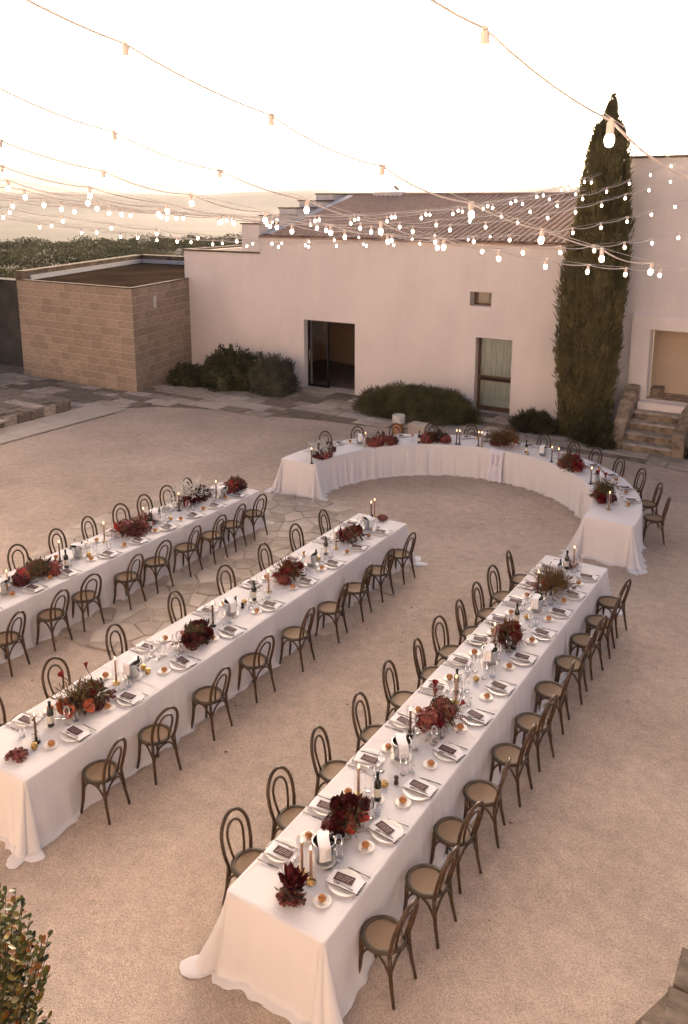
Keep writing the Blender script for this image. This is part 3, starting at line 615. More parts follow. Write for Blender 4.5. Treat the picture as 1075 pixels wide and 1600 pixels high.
mound('juniper_shrub', 'dark juniper between the cypress foot and the stone steps', 'shrub', (-5.85,22.3,0), .45, .5, .7, M['bush'], 4500, .2, .02, 23, .45, lump=.2)
mound('dark_shrub', 'dark shrub beyond the right cheek of the stone steps', 'shrub', (-2.9,22.3,0), .6, .5, .7, M['bush'], 3500, .12, .04, 29, .4)
mound('terrace_shrub', 'dry low shrub on the raised terrace', 'shrub', (-26.4,17.6,.02), .8, .7, .5, M['lav'], 3500, .18, .02, 27, .45)
# foreground shrub, lower left
fs = thing('foreground_shrub', 'leafy shrub with green and orange leaves growing alone on the gravel', 'shrub', (-4.86,2.60,0))
R = random.Random(17)
stems = MB(); leaves = []
for k in range(190):
    a = R.uniform(0,2*pi); q = sqrt(R.random()); tip = np.array([.72*q*cos(a), .72*q*sin(a), 1.95 - .75*q*q + R.uniform(-.25,.12)]); base = np.array([.15*cos(a),.15*sin(a),0])
    mid = (base+tip)/2 + np.array([.12*cos(a),.12*sin(a),.1]); pts = [base*(1-t)**2 + 2*mid*t*(1-t) + tip*t*t for t in np.linspace(0,1,7)]
    stems.tube(pts, [.008-.001*i for i in range(7)], 5)
    for i in range(26):
        t = .42 + .58*i/25; p = base*(1-t)**2 + 2*mid*t*(1-t) + tip*t*t
        ang = a + i*2.4 + R.uniform(-.3,.3); leaves.append((p, ang, R.uniform(.1,.9), R.uniform(.045,.07), R.random()))
ob('stems', stems.mesh('stems', M['bark']), fs)
def leaf_mesh(m):
    b = MB(); out = [(0,0,0),(.3,.2,.03),(.62,.29,.05),(.9,.2,.04),(1,0,.0),(.9,-.2,.04),(.62,-.29,.05),(.3,-.2,.03)]
    b.add(out + [(.5,0,.0)], [(8,i,(i+1)%8) for i in range(8)]); return b.mesh('leaf', m, True)
LM = [leaf_mesh(M[k]) for k in ('lf1','lf2','lf3','lf4')]
camd = np.array([4.35,-2.85,6.4]); camd /= np.linalg.norm(camd)
leaves.sort(key=lambda l: -float(l[0] @ camd)); restl = [MB() for _ in LM]
lvv = [v.co.copy() for v in LM[0].vertices]; lff = [tuple(p.vertices) for p in LM[0].polygons]
from mathutils import Euler, Vector
for i, (p, ang, el, s, u) in enumerate(leaves):
    k = 0 if u < .38 else 1 if u < .72 else 2 if u < .83 else 3; e = Euler((R.uniform(-.6,.6), -el, ang))
    if i < 290: ob('leaf', LM[k], fs, tuple(p), tuple(e), (s,)*3)
    else:
        mt = e.to_matrix(); restl[k].add([tuple(mt @ (v*s) + Vector(p)) for v in lvv], lff)
for b, m in zip(restl, ('lf1','lf2','lf3','lf4')): stuff(ob('inner_leaves', b.mesh('leaves', M[m], True), fs))

# far wood of olives and carob beyond the outbuilding
def far_wood():
    r = np.random.default_rng(5); V = []; F = []; off = 0
    for k in range(2300):
        d = 95 + 345*r.uniform()**1.2; hd = radians(r.uniform(24, 66)); x, y = -d*sin(hd), d*cos(hd)
        z0 = terrain_z(d, hd) - .4
        R_ = r.uniform(1.2,3.0)*(1 + d/1500); h = R_*r.uniform(.65,1.1); n = 170 if d < 260 else 110
        dd = r.normal(size=(n,3)); dd /= np.linalg.norm(dd,axis=1,keepdims=True); dd[:,2] = np.abs(dd[:,2])*.95 - .1
        lump = 1 + .25*np.sin(dd[:,0]*5+k) + .2*np.sin(dd[:,1]*6+k*2)
        c = dd*lump[:,None]*np.array([R_,R_,h])*r.uniform(.7,1.05,(n,1)) + np.array([x,y,z0+h*.6])
        v, f = blades(c - dd*.3, dd + r.normal(size=(n,3))*.6, r.uniform(.35,.8,n)*(.45+d/520), r.uniform(.3,.6,n)*(.45+d/520), k)
        V.append(v); F.append(f+off); off += len(v)
    return np_mesh('far_wood', np.concatenate(V), np.concatenate(F), [M['wood_far']])
tag(stuff(ob('far_olive_wood', far_wood())), 'distant wood of olive trees filling the slope beyond the outbuilding', 'wood')
fh = thing('far_house', 'small white house among the distant olive trees', 'house', (-150,205,-8))
ob('wall', MB().box(-5,5,-4,4,0,6).mesh('fh_wall', M['farhouse']), fh); ob('roof', MB().box(-5.2,5.2,-4.2,4.2,6.003,6.3).mesh('fh_roof', M['farhouse']), fh)

# ================================================================== tablecloths and tables
def skirt(mb, path, zt, seed, closed=False):
    """path rows: (x, y, nx, ny, flare, fold, puddle); hangs from zt to the ground and spreads on it"""
    R = random.Random(seed); ph = [R.uniform(0,6.28) for _ in range(8)]
    lv = [(-.03,0.0,0),(0.0,.0,0),(.008,.004,0),(.012,.014,0)] ; n = len(path)
    hs = np.linspace(.03, 1, 13); rows = []; s = 0; arc = [0]
    for a, b in zip(path, path[1:]): s += math.dist(a[:2], b[:2]) + .75*math.hypot(b[2]-a[2], b[3]-a[3]); arc.append(s)
    for i, (x,y,nx,ny,fl,fo,pu) in enumerate(path):
        u = arc[i]*(2.3 if seed >= 90 else 1.45); col = []
        w = sin(u*7.1+ph[0]) + .7*sin(u*11.7+ph[1]) + .45*sin(u*19.3+ph[2]); w = w/1.6
        w = math.copysign(abs(w)**.8, w)*(.35 + .65*abs(sin(u*.55 + ph[6]))) ; w2 = .6*sin(u*3.1+ph[3]) + .5*sin(u*5.3+ph[4])
        for o, d, _ in lv: col.append((x+nx*o, y+ny*o, zt-d))
        H_ = zt - .014
        for h in hs[1:]:
            o = .012 + fl*h**1.35*(1+.25*w2) + fo*(w*h**1.1*.5 + .25*abs(w)*h)
            o += .007*math.exp(-(((u*1.35+ph[6]) % 1 - .5)/.03)**2) + .006*math.exp(-((h-.55)/.03)**2)*(.5+.5*sin(u*2+ph[7]))
            tx, ty = -ny, nx; tw = fo*.5*sin(u*7.1+ph[0]+1.3)*h
            col.append((x+nx*o+tx*tw, y+ny*o+ty*tw, zt - .014 - (H_-.026)*h))
        bx, by, _ = col[-1]; e = max(.012, pu*(1 + .3*w2 + .2*w))
        for q, zz in ((.12,.016),(.35,.012+.022*abs(w)*min(1,pu*8)),(.7,.010+.016*abs(sin(u*9+ph[5]))*min(1,pu*6)),(1.0,.0055)):
            col.append((bx+nx*e*q, by+ny*e*q, max(.006,zz)))
        rows.append(col)
    m = len(rows[0]); vs = [p for c in rows for p in c]
    mb.add(vs, [(i*m+j,(i+1)*m+j,(i+1)*m+j+1,i*m+j+1) for i in range(n-1) for j in range(m-1)])
def line(p, q, nrm, n, fl, fo, pu):
    return [(p[0]+(q[0]-p[0])*i/n, p[1]+(q[1]-p[1])*i/n, *nrm, fl, fo, pu) for i in range(n+1)]
def corner(c, a0, a1, n, r, fl, fo, pu):
    out = []
    for i in range(1, n):
        t = i/n; a = a0+(a1-a0)*t; k = sin(pi*t); out.append((c[0]+r*cos(a), c[1]+r*sin(a), cos(a), sin(a), fl[0]+(fl[1]-fl[0])*k, fo[0]+(fo[1]-fo[0])*k, pu[0]+(pu[1]-pu[0])*k**.8))
    return out
ZT = .75
def blend(path, i0, i1, idx, v0, v1):
    for i in range(i0, i1): t = (i-i0)/max(1,i1-i0-1); p = list(path[i]); p[idx] = v0+(v1-v0)*t; path[i] = tuple(p)
def long_table(x0, x1, y0, y1, key, seed):
    nm = key
    t = thing('folding_table', f'trestle table hidden under the white cloths of the {nm}', 'table', ((x0+x1)/2,(y0+y1)/2,0))
    hx, hy = (x1-x0)/2-.03, (y1-y0)/2-.03
    ob('table_top', MB().box(-hx,hx,-hy,hy,.71,.738).mesh('ttop', M['woodframe']), t)
    for sx in (-1,1):
        for k in range(5): ob('leg', MB().box(-.025,.025,-.025,.025,0,.71).mesh('tleg', M['metal_dark']), t, (sx*(hx-.1), -hy+.15+k*(2*hy-.3)/4, 0))
    nseg = 4; L = (y1-y0)/nseg
    for k in range(nseg):
        a, b = y0 + L*k - (.12 if k else 0), y0 + L*(k+1) + (.12 if k < nseg-1 else 0); dz = .004*(k % 2); e = .006*(k % 2); m = MB(); z = ZT + dz
        R = random.Random(seed*10+k); ph = [R.uniform(0,6) for _ in range(4)]
        xa, xb = x0+.03-e, x1-.03+e
        m.grid(lambda u,v: (xa+(xb-xa)*u, (a+(.03 if k==0 else 0))+((b-(.03 if k==nseg-1 else 0))-(a+(.03 if k==0 else 0)))*v, z + .0012*sin(9*u+ph[0]+7*v)+.001*sin(23*v+ph[1]+3*u) + (.005*math.exp(-((u-.5)/.012)**2)+.005*math.exp(-((v-.5)/.006)**2)+.004*math.exp(-((v-.25)/.006)**2)+.004*math.exp(-((v-.75)/.006)**2) if 0<u<1 and 0<v<1 else 0)), 26, 60)
        sf, so_, spu = .03, .07, .03
        X0, X1 = x0-e, x1+e; rr = .03
        nL = 70
        if k == 0:
            p = line((X1,b),(X1,a+rr),(1,0),nL,sf,so_,spu); blend(p,nL-22,nL+1,4,sf,.09); blend(p,nL-22,nL+1,5,so_,.07); blend(p,nL-22,nL+1,6,spu,.05)
            c1 = corner((X1-rr,a+rr),0,-pi/2,16,rr,(.09,.15),(.06,.10),(.05,.13))
            q = line((X1-rr,a),(X0+rr,a),(0,-1),36,.06,.06,.07); blend(q,0,10,4,.09,.06); blend(q,27,37,4,.06,.09)
            c2 = corner((X0+rr,a+rr),-pi/2,-pi,16,rr,(.10,.24),(.06,.06),(.06,.11))
            p2 = line((X0,a+rr),(X0,b),(-1,0),nL,sf,so_,spu); blend(p2,0,22,4,.09,sf); blend(p2,0,22,5,.07,so_); blend(p2,0,22,6,.05,spu)
            skirt(m, p+c1+q+c2+p2, z, seed*7+k)
        elif k == nseg-1:
            p = line((X0,a),(X0,b-rr),(-1,0),nL,sf,so_,spu); blend(p,nL-22,nL+1,4,sf,.09); blend(p,nL-22,nL+1,6,spu,.05)
            c1 = corner((X0+rr,b-rr),pi,pi/2,16,rr,(.09,.15),(.06,.11),(.05,.2))
            q = line((X0+rr,b),(X1-rr,b),(0,1),36,.14,.05,.09)
            c2 = corner((X1-rr,b-rr),pi/2,0,16,rr,(.09,.16),(.06,.08),(.05,.22))
            p2 = line((X1,b-rr),(X1,a),(1,0),nL,sf,so_,spu); blend(p2,0,22,4,.09,sf); blend(p2,0,22,6,.05,spu)
            skirt(m, p+c1+q+c2+p2, z, seed*7+k)
        else:
            skirt(m, line((X1,b),(X1,a),(1,0),90,sf,so_,spu), z, seed*7+k); skirt(m, line((X0,a),(X0,b),(-1,0),90,sf,so_,spu), z, seed*7+k+50)
        tag(ob('tablecloth', m.mesh('cloth', M['linen'], True)), f'white linen cloth, {ORD[nseg-1-k]} from the curved table, over the {nm}', 'tablecloth', f'cloths of the {nm}')
TN = dict(A='flagstone table', B='middle table', C='gravel table', R='curved table')
TX = dict(A=(-11.01,-10.03), B=(-7.67,-6.69), C=(-4.07,-3.09)); TY = (4.65,12.84)
for i, k in enumerate('ABC'): long_table(*TX[k], *TY, TN[k], i+1)
# curved table
AC, RI, RO = (-7.06,15.1), 2.98, 3.88; A0, A1 = radians(-3.2), radians(183.6)
def pol(r, a): return (AC[0]+r*cos(a), AC[1]+r*sin(a))
ct = thing('curved_trestle_table', 'half-ring trestle table hidden under white cloths before the hedge', 'table', (AC[0],AC[1]+3.4,0))
b = MB(); n = 60
v = []
for i in range(n+1):
    a = A0+(A1-A0)*i/n
    for r in (RI+.04,RO-.04):
        for z in (.71,.738): v.append((r*cos(a), r*sin(a)-3.4, z))
b.add(v, [q for i in range(n) for q in ((i*4,i*4+4,i*4+6,i*4+2),(i*4+1,i*4+3,i*4+7,i*4+5),(i*4,i*4+1,i*4+5,i*4+4),(i*4+2,i*4+6,i*4+7,i*4+3))])
ob('table_top', b.mesh('ctop', M['woodframe']), ct)
for i in range(9):
    a = A0+.1+(A1-A0-.2)*i/8
    for r in (RI+.15,RO-.15): ob('leg', MB().box(-.025,.025,-.025,.025,0,.71).mesh('cleg', M['metal_dark']), ct, (r*cos(a), r*sin(a)-3.4, 0))
def arc_path(r, a, b, sgn, n, fl, fo, pu):
    return [(*pol(r, a+(b-a)*i/n), sgn*cos(a+(b-a)*i/n), sgn*sin(a+(b-a)*i/n), fl, fo, pu) for i in range(n+1)]
cuts = [A0, radians(38), radians(84), radians(118), radians(150), A1]
for k in range(5):
    a, b = cuts[k]-(.03 if k else 0), cuts[k+1]+(.03 if k < 4 else 0); e = .006*(k % 2); z = ZT+.004*(k % 2); m = MB()
    m.grid(lambda u,v: (*pol(RI+.03-e+(RO-RI-.06+2*e)*u, a+(.008 if k==0 else 0)+(b-a-(.008 if k in (0,4) else 0))*v), z+.001*sin(9*u+7*v)), 16, 44)
    ri, ro = RI-e, RO+e; rr = .03
    inn = lambda p, q, n: arc_path(ri, p, q, -1, n, .03, .07, .03)
    out = lambda p, q, n: arc_path(ro, p, q, 1, n, .035, .035, .04)
    def cor(th0, th1, c, fl, pu, n=14):
        o = []
        for i in range(1,n):
            t = i/n; q = th0+(th1-th0)*t; kk = sin(pi*t); o.append((c[0]+rr*cos(q), c[1]+rr*sin(q), cos(q), sin(q), fl[0]+(fl[1]-fl[0])*kk, .12, pu[0]+(pu[1]-pu[0])*kk**2))
        return o
    def endl(r0, r1, a, nn, n=30):
        return [(*pol(r0+(r1-r0)*i/n, a), *nn, .10, .05, .07) for i in range(n+1)]
    if k == 0:
        da = rr/RO; en = (sin(a), -cos(a))
        p = out(b, a+da, 80); blend(p,62,81,4,.035,.14); blend(p,62,81,6,.04,.10)
        p2 = inn(a+rr/RI, b, 80); blend(p2,0,22,4,.16,.03); blend(p2,0,22,6,.10,.03)
        th = atan2(en[1], en[0])
        c1 = cor(a, a-pi/2, pol(RO-rr, a+da), (.12,.18), (.06,.18)); c2 = cor(a-pi/2, a-pi, pol(RI+rr, a+rr/RI), (.13,.26), (.06,.16))
        skirt(m, p+c1+endl(RO-rr, RI+rr, a, en)+c2+p2, z, 90)
    elif k == 4:
        da = rr/RO; en = (-sin(b), cos(b))
        p = inn(a, b-rr/RI, 80); blend(p,62,81,4,.03,.12); blend(p,62,81,6,.03,.08)
        p2 = out(b-da, a, 80); blend(p2,0,22,4,.12,.035); blend(p2,0,22,6,.08,.04)
        c1 = cor(b+pi, b+pi/2, pol(RI+rr, b-rr/RI), (.12,.22), (.08,.14)); c2 = cor(b+pi/2, b, pol(RO-rr, b-da), (.12,.2), (.08,.16))
        skirt(m, p+c1+endl(RI+rr, RO-rr, b, en)+c2+p2, z, 94)
    else:
        skirt(m, inn(a, b, 80), z, 90+k); skirt(m, out(b, a, 60), z, 190+k)
    tag(ob('tablecloth', m.mesh('curved_cloth', M['linen'], True)), f'white pleated cloth, {ORD[k]} from its gravel table end, over the curved table', 'tablecloth', 'cloths of the curved table')
# satin runner hanging over the inner edge
ra = atan2(P(777,703,.75)[1]-AC[1], P(777,703,.75)[0]-AC[0])
rn = MB()
def runner(u, v):
    w = (u-.5)*.36*(1-.12*sin(pi*min(1,v*1.3))); r = RI
    if v < .12: rr_, z = RI + .12*(1 - v/.12), ZT+.009
    else:
        h = (v-.12)/.88; rr_ = RI - .045 - .12*h - .022*sin(u*17)*h - .012*sin(u*31+2)*h; z = ZT+.006 - h*.735
    p = pol(rr_, ra); return (p[0]-sin(ra)*w, p[1]+cos(ra)*w, max(.02,z))
rn.grid(runner, 30, 26)
ru = thing('satin_runner', 'lilac-white satin runner with embroidered monogram hanging from the curved table', 'runner', (*pol(RI,ra),0))
ob('cloth', rn.mesh('runner', M['satin'], True), ru, (-pol(RI,ra)[0], -pol(RI,ra)[1], 0))
em = MB(); R = random.Random(6)
for row, (zc, hh) in enumerate(((.60,.05),(.52,.05),(.44,.04))):
    for s in (-1,1):
        pts = []
        for i in range(13):
            q = i/12; w = s*(.02+.075*q) ; zz = zc + hh*sin(q*9+row*2+s); r0 = RI-.062-.125*(.75-zz)/.75; pp = pol(r0-.004, ra); pts.append((pp[0]-sin(ra)*w, pp[1]+cos(ra)*w, zz))
        em.tube(pts, .004, 4)
ob('embroidery', em.mesh('embroidery', mat('thread', (.42,.37,.44), .5)), ru, (-pol(RI,ra)[0], -pol(RI,ra)[1], 0))

# ================================================================== chairs (back towards local +X, front towards -X)
def chair_proto():
    out = []
    sr = MB(); n = 28
    prof = [(.150,.445),(.150,.462),(.160,.470),(.188,.470),(.196,.462),(.196,.442),(.184,.430),(.160,.430)]
    sr.lathe(prof + [prof[0]], n, cap0=False, cap1=False); out.append(('seat_ring', sr.mesh('seat_ring', M['seatwood'], True), None, (0,0,0), (0,0,0)))
    cs = MB(); cs.lathe([(.153,.458),(.11,.453),(.06,.451),(.002,.451)], 24, cap0=False, cap1=True); cs.lathe([(.153,.448),(.002,.446)], 24, cap0=False)
    out.append(('cane_seat', cs.mesh('cane_seat', M['cane'], True), None, (0,0,0), (0,0,0)))
    # outer hoop runs down into the rear legs
    hoop = []
    for i in range(25):
        t = -1 + 2*i/24; ang = t*pi/2*1.0
        z = .665 + .23*cos(ang) ; y = .172*sin(ang); hoop.append((z, y))
    side = [(.45,.148),(.54,.166),(.62,.172)]
    pts = [(z, -y) for z, y in side] + hoop[1:-1] + [(z, y) for z, y in side[::-1]]
    bx = lambda z: .155 + .10*((z-.43)/.45)**1.15 if z > .43 else .155
    out.append(('back_hoop', MB().tube([(bx(z), y, z) for z, y in pts], .0175, 8).mesh('back_hoop', M['wood'], True), None, (0,0,0), (0,0,0)))
    inn = [(.455,-.06),(.54,-.082),(.64,-.095)] + [(.68+.125*cos(t), .096*sin(t)) for t in np.linspace(-pi/2*.97, pi/2*.97, 15)] + [(.64,.095),(.54,.082),(.455,.06)]
    out.append(('inner_hoop', MB().tube([(bx(z)+.004, y, z) for z, y in inn], .0128, 8).mesh('inner_hoop', M['wood'], True), None, (0,0,0), (0,0,0)))
    leg = MB().tube([(0,0,.435),(-.004,0,.3),(-.018,0,.15),(-.045,0,0)], [.021,.020,.0175,.0145], 8).mesh('front_leg', M['wood'], True)
    for s in (-1,1): out.append(('leg', leg, None, (-.137,s*.118,0), (0,0,-s*radians(38))))
    rl = MB().tube([(0,0,.45),(.006,0,.36),(.025,0,.2),(.068,0,0)], [.018,.019,.0175,.0145], 8).mesh('rear_leg', M['wood'], True)
    for s in (-1,1): out.append(('leg', rl, None, (.155,s*.148,0), (0,0,s*radians(22))))
    legs = [(-.141,-.121),(-.141,.121),(.162,.15),(.162,-.15)]
    for i in range(4):
        a, b = np.array(legs[i]), np.array(legs[(i+1) % 4]); pts = []
        c = (a+b)/2; oc = c/np.linalg.norm(c)*.02
        for k in range(13):
            t = k/12; w = a+(b-a)*t; arch = (1-abs(2*t-1)**2.6); pts.append((w[0]+oc[0]*arch, w[1]+oc[1]*arch, .255 + .165*arch))
        out.append(('bracket', MB().tube(pts, .0115, 6).mesh('bracket', M['wood'], True), None, (0,0,0), (0,0,0)))
    return out
CH = chair_proto()
CY = dict(Cr=[5.22,5.93,6.62,7.28,8.02,8.72,9.5,10.25,10.95,11.6,12.3], Cl=[5.25,5.95,6.77,7.55,8.35,9.05,9.68,10.33,10.97,11.62,12.35],
          Br=[5.42,6.21,7.14,8.08,8.97,9.88,10.65,11.4,12.2], Bl=[5.33,6.16,7.22,8.39,9.42,10.47,11.43,12.3],
          Ar=[6.0,6.71,7.51,8.16,9.0,9.68,10.41,11.08,11.68,12.36], Al=[7.45,8.2,9.04,9.76,10.46,11.08,11.68,12.34])
SIDE = dict(Cr='open side', Cl='inner side', Br='gravel-table side', Bl='flagstone-table side', Ar='inner side', Al='outer side')
ARC_A = [156.7,144.6,130.9,118.8,105.7,93.2,80.9,70.2,61.3,51.2,40.1,27.9,16.7]
R = random.Random(31)
for key, ys in CY.items():
    x0, x1 = TX[key[0]]; right = key[1] == 'r'
    for i, y in enumerate(sorted(ys, reverse=True)):
        xx = (x1 + .232 if right else x0 - .232) + R.uniform(-.02,.045)
        spawn(CH, 'bentwood_chair', f'{ORD[i]} bentwood cane chair from the curved table, {SIDE[key]} of the {TN[key[0]]}', 'chair', (xx, y, .004 if not (key[0] == 'A' and y > 7.6) else .024),
              (0 if right else pi) + R.uniform(-.2,.2), f'chairs at the {TN[key[0]]}, {SIDE[key]}')
for i, d in enumerate(sorted(ARC_A)):
    a = radians(d); spawn(CH, 'bentwood_chair', f'{ORD[i]} bentwood cane chair round the curved table from its gravel table end', 'chair', (*pol(RO+.25, a), .004), a + R.uniform(-.1,.1), 'chairs around the curved table')

# ================================================================== tableware prototypes
def one(name, mb, mats, smooth=True): return [(name, mb.mesh(name, mats, smooth), None, (0,0,0), (0,0,0))]
PL = MB(); PL.lathe([(.001,.006),(.085,.006),(.10,.010),(.146,.020),(.150,.0195),(.150,.017),(.10,.002),(.07,.0),(.001,.0)], 36, cap0=False, cap1=False)
PLATE = [('plate_body', PL.mesh('plate', M['porcelain'], True), None, (0,0,0), (0,0,0))]
b = MB(); b.lathe([(.001,.005),(.045,.005),(.055,.008),(.077,.015),(.079,.013),(.05,.0),(.001,.0)], 26, cap0=False, cap1=False); BPL = one('bread_plate', b, M['porcelain'])
b = MB(); b.ball((0,0,.030), .038, 14, 9, .80); BRD = one('bread_roll', b, M['bread'])
def napkin():
    b = MB(); fn = lambda u, v: (-.155+.30*u, -.075+.165*v + .012*(u-.5), .026 + .004*sin(u*7)*sin(v*5) + (-.012 if u > .97 else 0) + .004*(1-abs(2*v-1)))
    b.grid(fn, 14, 8); b.grid(lambda u, v: (fn(u,v)[0], fn(u,v)[1], fn(u,v)[2]-.006), 14, 8)
    t = MB(); e = [fn(i/14,0) for i in range(15)] + [fn(1,j/8) for j in range(1,9)]; t.tube([(x,y,z+.001) for x,y,z in e], .0028, 5)
    t.tube([(x,y,z-.001) for x,y,z in [fn(1,j/8) for j in range(9)]], .0055, 5)
    return [('cloth', b.mesh('napkin', M['napkin'], True), None, (0,0,0), (0,0,0)), ('piping', t.mesh('piping', M['black']), 0, (0,0,0), (0,0,0))]
NAP = napkin()
cdm = MB().box(-.088,.088,-.045,.045,0,.0022); pr = MB(); R = random.Random(9)
for row in range(3):
    x = -.066
    while x < .055:
        w = R.uniform(.006,.017); y = -.022 + row*.02; pr.add([(x,y-.005,.003),(x+w,y-.004,.003),(x+w*.8,y+.006,.003),(x+w*.2,y+.004,.003)], [(0,1,2,3)]); x += w + R.uniform(.004,.012)
CARD = [('card', cdm.mesh('card', M['card']), None, (0,0,0), (0,0,0)), ('lettering', pr.mesh('lettering', M['ink']), 0, (0,0,0), (0,0,0))]
b = MB(); b.add([(-.11,-.005,0),(.0,-.009,0),(.0,.006,0),(-.11,.003,0),(-.11,-.005,.003),(.0,-.009,.003),(.0,.006,.003),(-.11,.003,.003)], [(4,5,6,7),(0,1,5,4),(1,2,6,5),(2,3,7,6),(3,0,4,7)]); b.tube([(0,0,.003),(.05,0,.004),(.11,0,.004)], [.003,.004,.005], 6); KNF = one('table_knife', b, M['cutlery'])
b = MB(); b.tube([(.09,0,.003),(0,0,.004),(-.05,0,.005)], [.005,.003,.003], 6)
b.box(-.062,-.05,-.011,.011,.004,.0065)
for s in (-.0095,-.0035,.0035,.0095): b.box(-.10,-.06,s-.0014,s+.0014,.0045,.0065)
FRK = one('table_fork', b, M['cutlery'])
b = MB(); b.lathe([(.036,0),(.036,.002),(.006,.006),(.004,.02),(.004,.085),(.014,.095),(.032,.115),(.040,.145),(.037,.18),(.032,.205)], 16, cap1=False); WGL = one('wine_glass', b, M['glass'])
b = MB(); b.lathe([(.030,0),(.032,.004),(.036,.05),(.038,.09)], 14, cap1=False); b.lathe([(.028,.006),(.034,.05),(.036,.09)], 14, cap1=False); TMB = one('water_tumbler', b, M['glass'])
# centre pieces
def bottle(r, h, m, lab, foil):
    b = MB(); b.lathe([(r*.9,0),(r,.006),(r,h*.58),(r*.86,h*.66),(r*.42,h*.74),(r*.36,h*.8),(r*.36,h*.96),(r*.42,h*.965),(r*.42,h)], 16)
    o = [('glass_body', b.mesh('bottle_body', m, True), None, (0,0,0), (0,0,0))]
    if lab: l = MB(); l.lathe([(r*1.012,h*.16),(r*1.012,h*.46)], 16, cap0=False, cap1=False); o.append(('paper_label', l.mesh('bottle_label', M['label'], True), 0, (0,0,0), (0,0,0)))
    if foil: l = MB(); l.lathe([(r*.40,h*.80),(r*.46,h*.955),(r*.46,h*1.003)], 14); o.append(('foil', l.mesh('bottle_foil', M['foil'], True), 0, (0,0,0), (0,0,0)))
    else: l = MB(); l.lathe([(r*.40,h),(r*.34,h*1.03),(r*.2,h*1.05)], 10); o.append(('stopper', l.mesh('stopper', M['steel'], True), 0, (0,0,0), (0,0,0)))
    return o
WINE = bottle(.037,.305,M['bottle'],True,True); WATER = bottle(.036,.25,M['glass'],False,False)
def taper(cm, tube):
    o = []; h = .27; b = MB(); b.lathe([(.045,0),(.045,.006),(.012,.014),(.010,.035),(.018,.042),(.018,.06),(.012,.06)], 14); o.append(('holder', b.mesh('candle_holder', M['metal_dark'] if cm == 'cand_brown' else M['brass'], True), None, (0,0,0), (0,0,0)))
    b = MB(); b.lathe([(.0138,.045),(.0125,.045+h),(.004,.05+h)], 10); o.append(('candle', b.mesh('candle', M[cm], True), None, (0,0,0), (0,0,0)))
    b = MB(); b.lathe([(.001,.05+h),(.006,.06+h),(.005,.072+h),(.0008,.092+h)], 8); o.append(('flame', b.mesh('flame', M['flame'], True), 1, (0,0,0), (0,0,0)))
    if tube: b = MB(); b.lathe([(.048,.008),(.048,.36)], 18, cap0=False, cap1=False); o.append(('glass_shade', b.mesh('glass_shade', M['tubeglass'], True), None, (0,0,0), (0,0,0)))
    return o
TAP = {(c, t): taper(c, t) for c in ('cand_brown','cand_rose') for t in (True, False)}
def bucket():
    b = MB(); b.lathe([(.072,0),(.075,.004),(.098,.19),(.104,.195),(.104,.202),(.097,.202),(.094,.19),(.073,.012),(.001,.010)], 24, cap1=False); o = [('bowl', b.mesh('bucket_bowl', M['steel'], True), None, (0,0,0), (0,0,0))]
    for s in (-1,1): k = MB(); k.tube([(s*.092,0,.16),(s*.112,0,.16)], [.006,.008], 8); k.ball((s*.118,0,.16), .013, 8, 6); o.append(('knob', k.mesh('knob', M['steel'], True), 0, (0,0,0), (0,0,0)))
    return o
BUCK = bucket()
b = MB()
def drapenap(u, v):
    s = (v-.5)*.46; w = (u-.5)*.105
    if abs(s) < .1: x, z = s, .212 + .014*cos(s*14)
    else: x = math.copysign(.107 + .008*sin(u*4), s); z = .212 - (abs(s)-.1)*1.0
    if s < -.1: z += .05*(abs(s)-.1)/.13
    return (x, w + .006*sin(v*9), z + .004*sin(u*7+v*3))
b.grid(drapenap, 8, 30); b.grid(lambda u, v: (lambda p: (p[0]*.985, p[1], p[2]-.006))(drapenap(u, v)), 8, 30); DNP = one('bucket_napkin', b, M['napkin'])
b = MB(); b.lathe([(.030,0),(.032,.004),(.034,.045),(.030,.05),(.030,.06),(.02,.064),(.001,.064)], 16, cap1=False); TIN = one('brass_tin', b, M['brass'])
b = MB(); b.lathe([(.016,0),(.034,.012),(.040,.032),(.034,.052),(.022,.062),(.018,.06),(.012,.03)], 16, cap1=False); VOT = [('cup', b.mesh('votive', M['brass'], True), None, (0,0,0), (0,0,0))]
k = MB(); k.lathe([(.012,.03),(.012,.052)], 8); VOT.append(('tealight', k.mesh('tealight', M['whitepot']), 0, (0,0,0), (0,0,0)))
b = MB(); b.lathe([(.024,0),(.026,.006),(.020,.03),(.017,.045),(.022,.055),(.024,.07),(.018,.082),(.006,.086)], 14); MIL = one('pepper_mill', b, M['pepper'])
ZS = ZT + .0065                                         # on the cloth
def word(i): return ORD[i]
